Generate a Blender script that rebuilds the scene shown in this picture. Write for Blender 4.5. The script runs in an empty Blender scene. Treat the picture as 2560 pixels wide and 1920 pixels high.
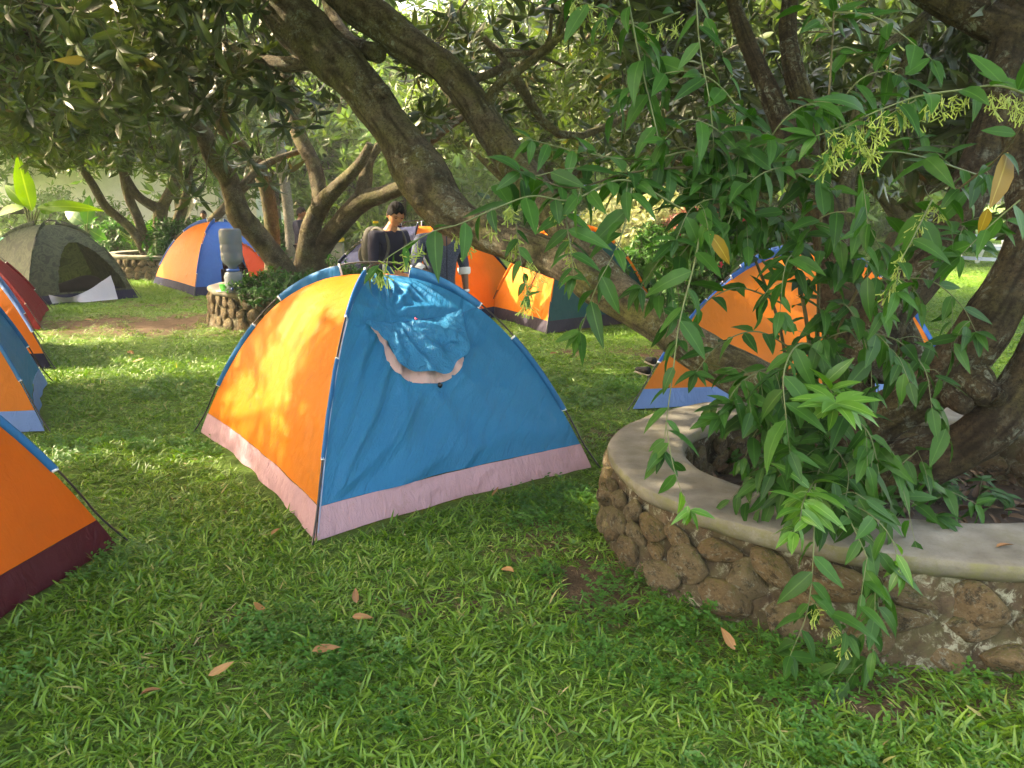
import bpy, bmesh, math, random
import numpy as np
from mathutils import Vector, Matrix
random.seed(11)
rng = np.random.default_rng(11)
SC = bpy.context.scene
COL = SC.collection
pi = math.pi

# ---------------------------------------------------------------- camera, world, sun, exposure
CAM_H, PITCH, FPX = 1.65, math.radians(13.5), 1900.0
cd = bpy.data.cameras.new('camera')
cam = bpy.data.objects.new('camera', cd)
COL.objects.link(cam)
cam.location = (0, 0, CAM_H)
cam.rotation_euler = (math.radians(90) - PITCH, 0, 0)
cd.sensor_width = 36
cd.lens = 36 * FPX / 2560
cd.clip_start = 0.05
cd.clip_end = 1500
SC.camera = cam

SUN = Vector((-0.80, 0.10, 0.60)).normalized()
world = bpy.data.worlds.new('World')
SC.world = world
world.use_nodes = True
wn = world.node_tree
bg = wn.nodes['Background']
sky = wn.nodes.new('ShaderNodeTexSky')
sky.sky_type = 'NISHITA'
sky.sun_disc = False
sky.sun_elevation = math.asin(SUN.z)
sky.sun_rotation = math.atan2(SUN.x, SUN.y)
sky.air_density = 1.0
sky.dust_density = 6.0
sky.ozone_density = 1.0
wn.links.new(sky.outputs[0], bg.inputs[0])
bg.inputs[1].default_value = 0.15
sl = bpy.data.lights.new('sun', 'SUN')
sl.energy = 2.0
sl.angle = math.radians(0.6)
sl.color = (1.0, 0.95, 0.88)
sun = bpy.data.objects.new('sun', sl)
COL.objects.link(sun)
sun.rotation_euler = SUN.to_track_quat('Z', 'Y').to_euler()
SC.view_settings.view_transform = 'Standard'
SC.view_settings.look = 'None'
SC.view_settings.gamma = 1
SC.view_settings.use_curve_mapping = False
SC.view_settings.exposure = 3.4
SC.view_settings.use_white_balance = True
SC.view_settings.white_balance_temperature = 9000
SC.view_settings.white_balance_tint = 10

# ---------------------------------------------------------------- measured places
sp_, cp_ = math.sin(PITCH), math.cos(PITCH)
def P(px, py, Y):
    x = (px - 1280) / FPX; y = -(py - 960) / FPX
    dy = cp_ + y * sp_; dz = -sp_ + y * cp_
    t = Y / dy
    return Vector((x * t, Y, CAM_H + dz * t))
def G(px, py, z=0.0):
    x = (px - 1280) / FPX; y = -(py - 960) / FPX
    dy = cp_ + y * sp_; dz = -sp_ + y * cp_
    t = (z - CAM_H) / dz
    return Vector((x * t, dy * t, z))
def proj(p):
    dx, dy, dz = p[0], p[1], p[2] - CAM_H
    f = dy * cp_ - dz * sp_; u = dy * sp_ + dz * cp_
    return 1280 + FPX * dx / f, 960 - FPX * u / f, f
def PX(lst):
    out = []
    for px, py, Y, hw in lst:
        p = P(px, py, Y)
        out.append((p.x, p.y, p.z, hw * Y / FPX))
    return out

# ---------------------------------------------------------------- noise
def _h(i, j, k, s):
    n = (i.astype(np.int64) * 374761393 + j.astype(np.int64) * 668265263 + k.astype(np.int64) * 2147483647 + s * 974711) & 0xffffffff
    n = ((n ^ (n >> 13)) * 1274126177) & 0xffffffff
    n = (n ^ (n >> 16)) & 0xffff
    return n / 32767.5 - 1.0
def vn(p, s=0):
    p = np.asarray(p, float)
    i = np.floor(p); f = p - i; f = f * f * (3 - 2 * f)
    a, b, c = i[:, 0], i[:, 1], i[:, 2]
    r = 0
    for dx in (0, 1):
        wx = f[:, 0] if dx else 1 - f[:, 0]
        for dy in (0, 1):
            wy = f[:, 1] if dy else 1 - f[:, 1]
            for dz in (0, 1):
                wz = f[:, 2] if dz else 1 - f[:, 2]
                r = r + wx * wy * wz * _h(a + dx, b + dy, c + dz, s)
    return r
def fbm(p, s=0, o=4):
    p = np.asarray(p, float); r = 0; a = 1.0
    for q in range(o):
        r = r + a * vn(p * (2 ** q), s + q); a *= 0.5
    return r / 1.9
def ridge(p, s=0, o=3):
    p = np.asarray(p, float); r = 0; a = 1.0
    for q in range(o):
        r = r + a * (1 - np.abs(vn(p * (2 ** q), s + q)) * 2); a *= 0.5
    return r / 1.75

# ---------------------------------------------------------------- materials
def newmat(name):
    m = bpy.data.materials.new(name); m.use_nodes = True
    nt = m.node_tree
    return m, nt, nt.nodes['Principled BSDF'], nt.nodes['Material Output']
def N(nt, t, **kw):
    n = nt.nodes.new(t)
    for k, v in kw.items():
        if k.startswith('i_'):
            n.inputs[int(k[2:])].default_value = v
        else:
            setattr(n, k, v)
    return n
def L(nt, a, b): nt.links.new(a, b)
def ramp(nt, src, stops):
    r = nt.nodes.new('ShaderNodeValToRGB')
    e = r.color_ramp.elements
    while len(e) < len(stops): e.new(0.5)
    for k, (p, c) in enumerate(stops):
        e[k].position = p
        e[k].color = (c[0], c[1], c[2], 1) if isinstance(c, (tuple, list)) else (c, c, c, 1)
    L(nt, src, r.inputs[0])
    return r.outputs[0]
def mix(nt, fac, a, b, mode='MIX'):
    n = nt.nodes.new('ShaderNodeMix'); n.data_type = 'RGBA'; n.blend_type = mode
    for inp, v in ((n.inputs[0], fac), (n.inputs[6], a), (n.inputs[7], b)):
        if isinstance(v, (int, float)): inp.default_value = v
        elif isinstance(v, (tuple, list)): inp.default_value = (v[0], v[1], v[2], 1)
        else: L(nt, v, inp)
    return n.outputs[2]
def noise_tex(nt, vec, scale, detail=4, rough=0.55, kind=None, dist=0.0):
    n = nt.nodes.new('ShaderNodeTexNoise')
    if kind: n.noise_type = kind
    n.inputs['Scale'].default_value = scale; n.inputs['Detail'].default_value = detail
    n.inputs['Roughness'].default_value = rough; n.inputs['Distortion'].default_value = dist
    if vec is not None: L(nt, vec, n.inputs['Vector'])
    return n.outputs[0]
def coords(nt, scale=(1, 1, 1)):
    t = nt.nodes.new('ShaderNodeTexCoord')
    m = nt.nodes.new('ShaderNodeMapping'); m.inputs['Scale'].default_value = scale
    L(nt, t.outputs['Object'], m.inputs['Vector'])
    return m.outputs[0]
def bump(nt, h, bsdf, strength=0.5, dist=0.01, chain=None):
    b = nt.nodes.new('ShaderNodeBump')
    b.inputs['Strength'].default_value = strength; b.inputs['Distance'].default_value = dist
    L(nt, h, b.inputs['Height'])
    if chain is not None: L(nt, chain, b.inputs['Normal'])
    if bsdf is not None: L(nt, b.outputs[0], bsdf.inputs['Normal'])
    return b.outputs[0]

def plain(name, col, rough=0.6, metal=0.0, var=0.15, bumps=0.0, bscale=40, spec=0.5):
    m, nt, bs, out = newmat(name)
    c = coords(nt)
    n = noise_tex(nt, c, 9, 5)
    lo = tuple(v * (1 - var) for v in col); hi = tuple(min(1, v * (1 + var)) for v in col)
    L(nt, ramp(nt, n, [(0.3, lo), (0.7, hi)]), bs.inputs['Base Color'])
    bs.inputs['Roughness'].default_value = rough
    bs.inputs['Metallic'].default_value = metal
    bs.inputs['Specular IOR Level'].default_value = spec
    if bumps: bump(nt, noise_tex(nt, c, bscale, 5), bs, bumps, 0.01)
    return m

def fabric(name, col, trans=0.35, crease=0.6, dirt=0.0, dirtcol=(0.25, 0.12, 0.04), rough=0.5, scale=1.0, tcol=None, weave=True, folds=None):
    m, nt, bs, out = newmat(name)
    c = coords(nt)
    base = col
    n1 = noise_tex(nt, c, 3.0 * scale, 4)
    cc = mix(nt, ramp(nt, n1, [(0.3, 0.0), (0.75, 1.0)]), tuple(v * 0.86 for v in col), col)
    if dirt:
        cs = coords(nt, (1.0, 1.0, 0.45))
        n2 = noise_tex(nt, cs, 16, 6, 0.7, dist=1.2)
        n3 = noise_tex(nt, c, 2.2, 2)
        k = nt.nodes.new('ShaderNodeMath'); k.operation = 'MULTIPLY'
        L(nt, ramp(nt, n2, [(0.52, 0.0), (0.66, 1.0)]), k.inputs[0])
        L(nt, ramp(nt, n3, [(0.45, 0.0), (0.62, dirt)]), k.inputs[1])
        cc = mix(nt, k.outputs[0], cc, dirtcol)
    L(nt, cc, bs.inputs['Base Color'])
    bs.inputs['Roughness'].default_value = rough
    bs.inputs['Specular IOR Level'].default_value = 0.22
    r1 = noise_tex(nt, c, 7 * scale, 5, 0.5, 'RIDGED_MULTIFRACTAL', 0.6)
    nrm = bump(nt, r1, None, min(1, crease * 0.9), 0.028)
    cs2 = coords(nt, (1.6, 1.6, 0.5))
    r2 = noise_tex(nt, cs2, 13 * scale, 4, 0.6, None, 1.5)
    nrm = bump(nt, r2, None, min(1, crease * 0.8), 0.018, nrm)
    if folds:
        q, al, am = folds
        tc = nt.nodes.new('ShaderNodeTexCoord'); cx = nt.nodes.new('ShaderNodeCombineXYZ')
        for k_, (vec, sc_) in enumerate(((q, 5.0), (al, 0.9))):
            dn = nt.nodes.new('ShaderNodeVectorMath'); dn.operation = 'DOT_PRODUCT'; dn.inputs[1].default_value = tuple(v * sc_ for v in vec)
            L(nt, tc.outputs['Object'], dn.inputs[0]); L(nt, dn.outputs['Value'], cx.inputs[k_])
        nrm = bump(nt, noise_tex(nt, cx.outputs[0], 1.6, 5, 0.6, 'RIDGED_MULTIFRACTAL', 0.5), None, am, 0.05, nrm)
        nrm = bump(nt, noise_tex(nt, cx.outputs[0], 5.0, 5, 0.6, None, 0.8), None, am, 0.02, nrm)
    if weave:
        nrm = bump(nt, noise_tex(nt, c, 420, 2), None, 0.12, 0.002, nrm)
    L(nt, nrm, bs.inputs['Normal'])
    if trans > 0:
        tr = nt.nodes.new('ShaderNodeBsdfTranslucent')
        if tcol: tr.inputs[0].default_value = (*tcol, 1)
        else: L(nt, cc, tr.inputs[0])
        L(nt, nrm, tr.inputs['Normal'])
        ms = nt.nodes.new('ShaderNodeMixShader'); ms.inputs[0].default_value = trans
        L(nt, bs.outputs[0], ms.inputs[1]); L(nt, tr.outputs[0], ms.inputs[2])
        L(nt, ms.outputs[0], out.inputs[0])
    return m

def leafmat(name, c1, c2, c3=None, trans=0.35, rough=0.42, rib=(0.2, 0.3, 0.1), tboost=(1.3, 1.5, 0.6), spec=0.5):
    m, nt, bs, out = newmat(name)
    oi = nt.nodes.new('ShaderNodeObjectInfo')
    av = nt.nodes.new('ShaderNodeAttribute'); av.attribute_name = 'v'
    ad = nt.nodes.new('ShaderNodeMath'); ad.operation = 'ADD'
    L(nt, oi.outputs['Random'], ad.inputs[0]); L(nt, av.outputs['Fac'], ad.inputs[1])
    fr = nt.nodes.new('ShaderNodeMath'); fr.operation = 'FRACT'; L(nt, ad.outputs[0], fr.inputs[0])
    stops = [(0.0, c1), (0.75, c2)] + ([(0.97, c2), (1.0, c3)] if c3 else [(1.0, c2)])
    col = ramp(nt, fr.outputs[0], stops)
    c = coords(nt)
    col = mix(nt, ramp(nt, noise_tex(nt, c, 25, 3), [(0.3, 0.25), (0.7, 0.0)]), col, tuple(v * 0.55 for v in c1))
    ar = nt.nodes.new('ShaderNodeAttribute'); ar.attribute_name = 'rib'
    col = mix(nt, ramp(nt, ar.outputs['Fac'], [(0.0, 0.0), (0.88, 0.0), (1.0, 0.6)]), col, rib)
    L(nt, col, bs.inputs['Base Color'])
    bs.inputs['Roughness'].default_value = rough
    bs.inputs['Specular IOR Level'].default_value = spec
    tr = nt.nodes.new('ShaderNodeBsdfTranslucent')
    L(nt, mix(nt, 1.0, col, tboost, 'MULTIPLY'), tr.inputs[0])
    ms = nt.nodes.new('ShaderNodeMixShader'); ms.inputs[0].default_value = trans
    L(nt, bs.outputs[0], ms.inputs[1]); L(nt, tr.outputs[0], ms.inputs[2])
    L(nt, ms.outputs[0], out.inputs[0])
    return m

def barkmat(name, c1, c2, lichen=(0.38, 0.43, 0.33), moss=(0.17, 0.19, 0.03), lich=0.5, mossamt=0.5, bs_=1.0):
    m, nt, bs, out = newmat(name)
    c = coords(nt)
    n = noise_tex(nt, c, 14, 8, 0.7)
    col = ramp(nt, n, [(0.3, c1), (0.7, c2)])
    mo = noise_tex(nt, c, 3.5, 5, 0.65)
    col = mix(nt, ramp(nt, mo, [(0.5 - 0.1 * mossamt, 0.0), (0.75 - 0.1 * mossamt, mossamt)]), col, moss)
    l1 = noise_tex(nt, c, 22, 6, 0.75, dist=0.8)
    l2 = noise_tex(nt, c, 4.5, 3)
    k = nt.nodes.new('ShaderNodeMath'); k.operation = 'MULTIPLY'
    L(nt, ramp(nt, l1, [(0.52, 0.0), (0.60, 1.0)]), k.inputs[0])
    L(nt, ramp(nt, l2, [(0.42, 0.0), (0.62, lich)]), k.inputs[1])
    col = mix(nt, k.outputs[0], col, lichen)
    at = nt.nodes.new('ShaderNodeAttribute'); at.attribute_name = 'crack'
    col = mix(nt, ramp(nt, at.outputs['Fac'], [(0.0, 0.0), (1.0, 0.85)]), col, tuple(v * 0.3 for v in c1))
    L(nt, col, bs.inputs['Base Color'])
    bs.inputs['Roughness'].default_value = 0.9
    bs.inputs['Specular IOR Level'].default_value = 0.2
    fine = noise_tex(nt, c, 60, 9, 0.85)
    nt.links.new(mix(nt, ramp(nt, fine, [(0.40, 0.75), (0.52, 0.0)]), col, tuple(v * 0.3 for v in c1)), bs.inputs['Base Color'])
    cl_ = coords(nt, (1, 1, 1))
    nr = bump(nt, noise_tex(nt, cl_, 16 * bs_, 8, 0.78, None, 1.2), None, 1.0, 0.07)
    nr = bump(nt, noise_tex(nt, c, 70 * bs_, 5, 0.7, 'RIDGED_MULTIFRACTAL'), None, 0.6, 0.008, nr)
    L(nt, nr, bs.inputs['Normal'])
    return m

M = {}
M['orange'] = fabric('orange_nylon', (0.84, 0.24, 0.022), 0.45, 0.35, 0.8, tcol=(1.0, 0.55, 0.05))
M['orange2'] = fabric('orange_nylon_clean', (0.84, 0.23, 0.025), 0.35, 0.4, 0.0)
M['orangedeep'] = fabric('orange_nylon_deep', (0.72, 0.14, 0.01), 0.3, 0.22, 0.0)
M['blue'] = fabric('blue_nylon', (0.008, 0.19, 0.40), 0.22, 0.35, 0.0, folds=((.57, .42, -.71), (.57, .42, .71), .75))
M['bluecr_lit'] = fabric('blue_nylon_crumpled_lit', (0.018, 0.26, 0.50), 0.25, 1.0, 0.0, scale=2.2)  # paler than the panel: light the flap catches is painted into its colour
M['bluesl'] = fabric('blue_sleeve_nylon', (0.008, 0.15, 0.36), 0.2, 0.4, 0.0)
M['royal'] = fabric('royal_blue_nylon', (0.014, 0.11, 0.42), 0.25, 0.5, 0.0)
M['pale'] = fabric('pale_blue_nylon', (0.16, 0.30, 0.62), 0.25, 0.6, 0.0)
M['navy'] = fabric('navy_band', (0.009, 0.015, 0.052), 0.03, 0.5, 0.0, rough=0.85)
M['dark'] = fabric('charcoal_band', (0.035, 0.03, 0.045), 0.05, 0.5, 0.3, (0.1, 0.08, 0.06))
M['mauve'] = fabric('mauve_band', (0.50, 0.31, 0.36), 0.12, 0.8, 0.35, (0.2, 0.12, 0.08))
M['maroon'] = fabric('maroon_band', (0.06, 0.008, 0.014), 0.05, 0.5, 0.0)
M['red'] = fabric('red_nylon', (0.22, 0.008, 0.016), 0.3, 0.5, 0.0)
M['teal'] = fabric('teal_green_nylon', (0.012, 0.085, 0.085), 0.25, 0.6, 0.0)
M['lining'] = fabric('pink_lining', (0.72, 0.46, 0.42), 0.25, 0.5, 0.0)
M['piping'] = plain('pale_piping', (0.30, 0.38, 0.55), 0.6)
M['white'] = plain('white_webbing', (0.75, 0.77, 0.8), 0.6)
M['black'] = plain('black_fibreglass', (0.012, 0.012, 0.014), 0.35)
M['silver'] = plain('silver_ferrule', (0.6, 0.6, 0.62), 0.3, 0.9)
def camo(name, dark=1.0):
    m, nt, bs, out = newmat(name)
    c = coords(nt)
    n = noise_tex(nt, c, 5, 5, 0.6, dist=1.6)
    col = ramp(nt, n, [(0.36, (0.010, 0.018, 0.009)), (0.45, (0.026, 0.042, 0.02)), (0.51, (0.062, 0.082, 0.042)), (0.58, (0.016, 0.028, 0.013)), (0.70, (0.07, 0.09, 0.05))])
    L(nt, col, bs.inputs['Base Color']); bs.inputs['Roughness'].default_value = 0.8
    bump(nt, noise_tex(nt, c, 8, 5, 0.5, 'RIDGED_MULTIFRACTAL'), bs, 0.4, 0.01)
    tr = nt.nodes.new('ShaderNodeBsdfTranslucent'); L(nt, mix(nt, 1.0, col, (1.4, 1.7, 1.0), 'MULTIPLY'), tr.inputs[0])
    ms = nt.nodes.new('ShaderNodeMixShader'); ms.inputs[0].default_value = 0.14
    L(nt, bs.outputs[0], ms.inputs[1]); L(nt, tr.outputs[0], ms.inputs[2]); L(nt, ms.outputs[0], out.inputs[0])
    return m
M['camo'] = camo('camouflage_nylon')
def netmat():
    m, nt, bs, out = newmat('grey_netting')
    bs.inputs['Base Color'].default_value = (0.42, 0.45, 0.52, 1); bs.inputs['Roughness'].default_value = 0.8
    c = coords(nt); bump(nt, noise_tex(nt, c, 9, 4), bs, 0.5, 0.02)
    tb = nt.nodes.new('ShaderNodeBsdfTransparent')
    ms = nt.nodes.new('ShaderNodeMixShader'); ms.inputs[0].default_value = 0.22
    L(nt, bs.outputs[0], ms.inputs[1]); L(nt, tb.outputs[0], ms.inputs[2]); L(nt, ms.outputs[0], out.inputs[0])
    return m
M['net'] = netmat()
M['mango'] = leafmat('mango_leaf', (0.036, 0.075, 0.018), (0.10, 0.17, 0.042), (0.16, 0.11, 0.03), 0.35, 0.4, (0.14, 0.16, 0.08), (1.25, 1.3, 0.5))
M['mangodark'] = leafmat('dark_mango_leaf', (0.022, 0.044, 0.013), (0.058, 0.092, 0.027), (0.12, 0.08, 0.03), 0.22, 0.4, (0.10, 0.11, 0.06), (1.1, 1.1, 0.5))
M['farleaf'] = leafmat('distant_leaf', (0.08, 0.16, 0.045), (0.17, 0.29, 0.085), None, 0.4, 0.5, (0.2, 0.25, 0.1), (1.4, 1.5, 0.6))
M['jasmine'] = leafmat('jasmine_leaf', (0.012, 0.060, 0.010), (0.034, 0.120, 0.018), None, 0.30, 0.5, (0.08, 0.19, 0.045), (1.4, 1.9, 0.5), spec=.28)
M['jasnew'] = leafmat('young_jasmine_leaf', (0.05, 0.17, 0.02), (0.09, 0.24, 0.03), None, 0.35, 0.4, (0.25, 0.42, 0.12), (1.4, 1.6, 0.5))
M['yellowleaf'] = leafmat('yellow_leaf', (0.26, 0.15, 0.008), (0.34, 0.22, 0.015), None, 0.35, 0.5, (0.6, 0.45, 0.1), (1.2, 1.1, 0.5))
M['dryleaf'] = leafmat('dry_brown_leaf', (0.22, 0.10, 0.04), (0.36, 0.19, 0.07), None, 0.15, 0.7, (0.42, 0.26, 0.12), (1.1, 1, 0.6))
M['banana'] = leafmat('banana_leaf', (0.07, 0.17, 0.012), (0.10, 0.21, 0.016), None, 0.5, 0.6, (0.3, 0.4, 0.12), (1.5, 1.5, 0.4), spec=.15)
M['bananadark'] = leafmat('dark_banana_leaf', (0.03, 0.13, 0.03), (0.05, 0.17, 0.04), None, 0.3, 0.45, (0.2, 0.3, 0.1), (1.4, 1.5, 0.5))
M['grass'] = leafmat('grass_blade', (0.045, 0.145, 0.014), (0.15, 0.285, 0.028), (0.40, 0.34, 0.15), 0.3, 0.42, (0.14, 0.24, 0.05), (1.4, 1.5, 0.4))
M['clover'] = leafmat('ground_cover_leaf', (0.03, 0.13, 0.016), (0.065, 0.2, 0.028), None, 0.3, 0.45, (0.1, 0.2, 0.05), (1.4, 1.5, 0.4))
M['bark'] = barkmat('mango_bark', (0.10, 0.082, 0.052), (0.27, 0.23, 0.155), lich=0.9, mossamt=0.7)
M['barkdark'] = barkmat('dark_mango_bark', (0.05, 0.038, 0.024), (0.15, 0.11, 0.068), lich=0.7, mossamt=0.35)
M['barkmid'] = barkmat('brown_mango_bark', (0.09, 0.072, 0.045), (0.20, 0.165, 0.105), lich=0.35, mossamt=0.45, bs_=0.6)
M['barkpale'] = barkmat('pale_bark', (0.20, 0.18, 0.15), (0.36, 0.33, 0.28), lich=0.3, mossamt=0.2, bs_=0.6)
M['stem'] = plain('green_stem', (0.10, 0.13, 0.05), 0.6)
M['woodstem'] = plain('woody_stem', (0.09, 0.075, 0.035), 0.8, var=.4, bumps=0.8)
M['twig'] = plain('twig_bark', (0.06, 0.055, 0.035), 0.9)
M['flower'] = plain('yellow_green_bud', (0.27, 0.36, 0.07), 0.5)
M['pink'] = plain('pink_petal', (0.7, 0.06, 0.09), 0.5)

# ---------------------------------------------------------------- object helpers
WL = {}
def thing(name, label, cat, loc=(0, 0, 0), group=None):
    o = bpy.data.objects.new(name, None); COL.objects.link(o)
    o.empty_display_size = 0.1
    o.location = loc; o['label'] = label; o['category'] = cat
    if group: o['group'] = group
    WL[o.name] = np.array(loc, float)
    return o
def tag(o, label, cat, group=None):
    o['label'] = label; o['category'] = cat
    if group: o['group'] = group
    return o
def mkmesh(name, V, F, mat=None, smooth=True, attrs=None):
    V = np.asarray(V, float)
    me = bpy.data.meshes.new(name)
    if isinstance(F, np.ndarray):
        F = F.astype(np.int32); nf, k = F.shape
        me.vertices.add(len(V)); me.vertices.foreach_set('co', V.ravel())
        me.loops.add(nf * k); me.loops.foreach_set('vertex_index', F.ravel())
        me.polygons.add(nf); me.polygons.foreach_set('loop_start', np.arange(0, nf * k, k, dtype=np.int32))
    else:
        me.from_pydata(V.tolist(), [], F)
    me.update(calc_edges=True)
    if smooth and len(me.polygons):
        me.polygons.foreach_set('use_smooth', np.ones(len(me.polygons), bool))
    if attrs:
        for k, v in attrs.items():
            a = me.attributes.new(k, 'FLOAT', 'POINT'); a.data.foreach_set('value', np.asarray(v, np.float32))
    if mat: me.materials.append(mat)
    return me
def part(name, V, F, mat, root=None, smooth=True, kind=None, label=None, attrs=None):
    V = np.asarray(V, float)
    if root is not None: V = V - WL[root.name]
    me = mkmesh(name, V, F, mat, smooth, attrs)
    o = bpy.data.objects.new(name, me); COL.objects.link(o)
    if root is not None: o.parent = root; WL[o.name] = WL[root.name]
    else: WL[o.name] = np.zeros(3)
    if kind: o['kind'] = kind
    if label: o['label'] = label
    return o
def place(name, me, Mx, root=None):
    o = bpy.data.objects.new(name, me); COL.objects.link(o)
    if root is not None:
        o.parent = root
        Mx = Matrix.Translation(-Vector(WL[root.name])) @ Mx
    o.matrix_local = Mx
    WL[o.name] = np.zeros(3)
    return o

class MB:
    def __init__(s): s.V = []; s.F = []; s.n = 0; s.A = {}
    def add(s, V, F, **at):
        V = np.asarray(V, float)
        s.V.append(V); F = [tuple(int(i) + s.n for i in f) for f in F] if not isinstance(F, np.ndarray) else [tuple(r) for r in (F + s.n).tolist()]
        s.F += F; s.n += len(V)
        for k, v in at.items(): s.A.setdefault(k, []).append(np.asarray(v, float))
        return s
    def build(s, name, mat, root=None, **kw):
        at = {k: np.concatenate(v) for k, v in s.A.items()} if s.A else None
        return part(name, np.concatenate(s.V), s.F, mat, root, attrs=at, **kw)

def catmull(pts, n):
    P_ = np.asarray(pts, float)
    P_ = np.vstack([2 * P_[0] - P_[1], P_, 2 * P_[-1] - P_[-2]])
    out = []
    for i in range(1, len(P_) - 2):
        p0, p1, p2, p3 = P_[i - 1:i + 3]
        for k in range(n):
            t = k / n
            out.append(0.5 * ((2 * p1) + (-p0 + p2) * t + (2 * p0 - 5 * p1 + 4 * p2 - p3) * t * t + (-p0 + 3 * p1 - 3 * p2 + p3) * t ** 3))
    out.append(P_[-2])
    return np.array(out)
def tube(pts, rad, seg=8, caps=True, amp=0.0, fr=3.0, seed=0, flat=None):
    """pts n x 3, rad n; returns V, F, crack"""
    pts = np.asarray(pts, float); n = len(pts)
    rad = np.broadcast_to(np.asarray(rad, float), (n,)) if np.ndim(rad) == 0 else np.asarray(rad, float)
    T = np.gradient(pts, axis=0); T /= np.linalg.norm(T, axis=1)[:, None] + 1e-9
    up = np.array([0, 0, 1.0]) if abs(T[0][2]) < 0.9 else np.array([1.0, 0, 0])
    U = np.zeros_like(pts); u = np.cross(up, T[0]); u /= np.linalg.norm(u)
    for i in range(n):
        u = u - T[i] * np.dot(u, T[i]); u /= np.linalg.norm(u) + 1e-9; U[i] = u
    W = np.cross(T, U)
    a = np.linspace(0, 2 * pi, seg, endpoint=False)
    dirs = U[:, None, :] * np.cos(a)[None, :, None] + W[:, None, :] * np.sin(a)[None, :, None]
    r = np.repeat(rad[:, None], seg, 1)
    crack = np.zeros((n, seg))
    if amp > 0:
        base = pts[:, None, :] + dirs * r[..., None]
        d1 = fbm(base.reshape(-1, 3) * fr, seed, 3).reshape(n, seg)
        # long cracks along the limb
        s_ = np.concatenate([[0], np.cumsum(np.linalg.norm(np.diff(pts, axis=0), axis=1))])
        q = np.stack([np.repeat(s_[:, None] * 2.6, seg, 1), np.cos(a)[None, :] * 3.0 + 0 * r, np.sin(a)[None, :] * 3.0 + 0 * r], -1).reshape(-1, 3)
        d2 = ridge(q * 1.3, seed + 5, 3).reshape(n, seg)
        crack = np.clip((d2 - 0.35) * 1.8, 0, 1)
        r = r * (1 + amp * d1 - amp * 0.35 * crack)
    V = (pts[:, None, :] + dirs * r[..., None]).reshape(-1, 3)
    F = []
    for i in range(n - 1):
        for j in range(seg):
            k = (j + 1) % seg
            F.append((i * seg + j, i * seg + k, (i + 1) * seg + k, (i + 1) * seg + j))
    crack = crack.ravel()
    if caps:
        c0 = len(V); V = np.vstack([V, pts[0], pts[-1]]); crack = np.append(crack, [0, 0])
        for j in range(seg):
            k = (j + 1) % seg
            F.append((c0, k, j)); F.append((c0 + 1, (n - 1) * seg + j, (n - 1) * seg + k))
    return V, F, crack
def box(c, s, rot=0.0, R=None):
    c = np.asarray(c, float); s = np.asarray(s, float) / 2
    v = np.array([[x, y, z] for x in (-1, 1) for y in (-1, 1) for z in (-1, 1)], float) * s
    if R is None:
        ca, sa = math.cos(rot), math.sin(rot); R = np.array([[ca, -sa, 0], [sa, ca, 0], [0, 0, 1]])
    v = v @ np.asarray(R).T + c
    return v, [(0, 1, 3, 2), (4, 6, 7, 5), (0, 4, 5, 1), (2, 3, 7, 6), (0, 2, 6, 4), (1, 5, 7, 3)]
def beam(a, b, w, h):
    a = np.asarray(a, float); b = np.asarray(b, float); d = b - a; l = np.linalg.norm(d); d = d / l
    up = np.array([0, 0, 1.0]) if abs(d[2]) < 0.95 else np.array([1.0, 0, 0])
    s = np.cross(d, up); s /= np.linalg.norm(s); u = np.cross(s, d)
    return box((a + b) / 2, (l, w, h), R=np.stack([d, s, u], 1))
def sheet(grid):
    """grid: n x m x 3"""
    n, m = grid.shape[:2]
    i = np.arange(n - 1)[:, None] * m + np.arange(m - 1)[None, :]
    F = np.stack([i, i + 1, i + m + 1, i + m], -1).reshape(-1, 4)
    return grid.reshape(-1, 3), F
def lathe(prof, seg=20, c=(0, 0, 0), closed=False):
    a = np.linspace(0, 2 * pi, seg, endpoint=False); V = []
    for r, z in prof:
        V.append(np.stack([c[0] + r * np.cos(a), c[1] + r * np.sin(a), np.full(seg, c[2] + z)], 1))
    V = np.concatenate(V); F = []
    for i in range(len(prof) - 1):
        for j in range(seg):
            k = (j + 1) % seg
            F.append((i * seg + j, i * seg + k, (i + 1) * seg + k, (i + 1) * seg + j))
    return V, F
# ================================================================= ground
PL1 = (1.93, 3.60, 1.44, 1.18, 0.38, 0.42)      # cx cy rx ry cap width height
PL2 = (-2.95, 10.95, 1.35, 1.2, 0.34, 0.50)
PL3 = (-7.9, 18.0, 1.6, 1.4, 0.34, 0.50)
DIRT = [(0.15, 3.55, 0.38, 0.35, .6), (0.40, 3.1, 0.28, 0.45, .85), (0.75, 2.65, 0.4, 0.3, .45), (-4.6, 10.6, 2.2, 1.3, .72), (-5.8, 12.6, 1.6, 1.0, .4),
        (0.9, 5.2, 0.55, 0.5, .6), (3.5, 5.3, 0.7, 0.5, .6), (-0.3, 2.9, 0.5, 0.3, .35), (-1.3, 2.6, .35, .25, .3), (1.9, 8.2, 1.0, .7, .7), (1.5, 2.3, 1.2, .16, .5)]
def dirtf(x, y):
    d = np.zeros_like(x)
    for cx, cy, rx, ry, s in DIRT:
        d = np.maximum(d, s * np.exp(-(((x - cx) / rx) ** 2 + ((y - cy) / ry) ** 2) ** 1.2))
    n = fbm(np.stack([x * 1.7, y * 1.7, 0 * x], 1), 31, 4)
    d = d * (0.9 + 0.7 * n) + np.clip(n - 0.42, 0, 1) * 1.3 * (y < 14)
    return np.clip(d, 0, 1)
def axis(lo, hi, dense_lo, dense_hi, step, far_n):
    a = np.arange(dense_lo, dense_hi + 1e-6, step)
    f = np.geomspace(step, 1.0, far_n)
    return a
xs = np.concatenate([-np.geomspace(260, 9.2, 22), np.arange(-9, 7.01, 0.12), np.geomspace(7.3, 260, 22)])
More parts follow.
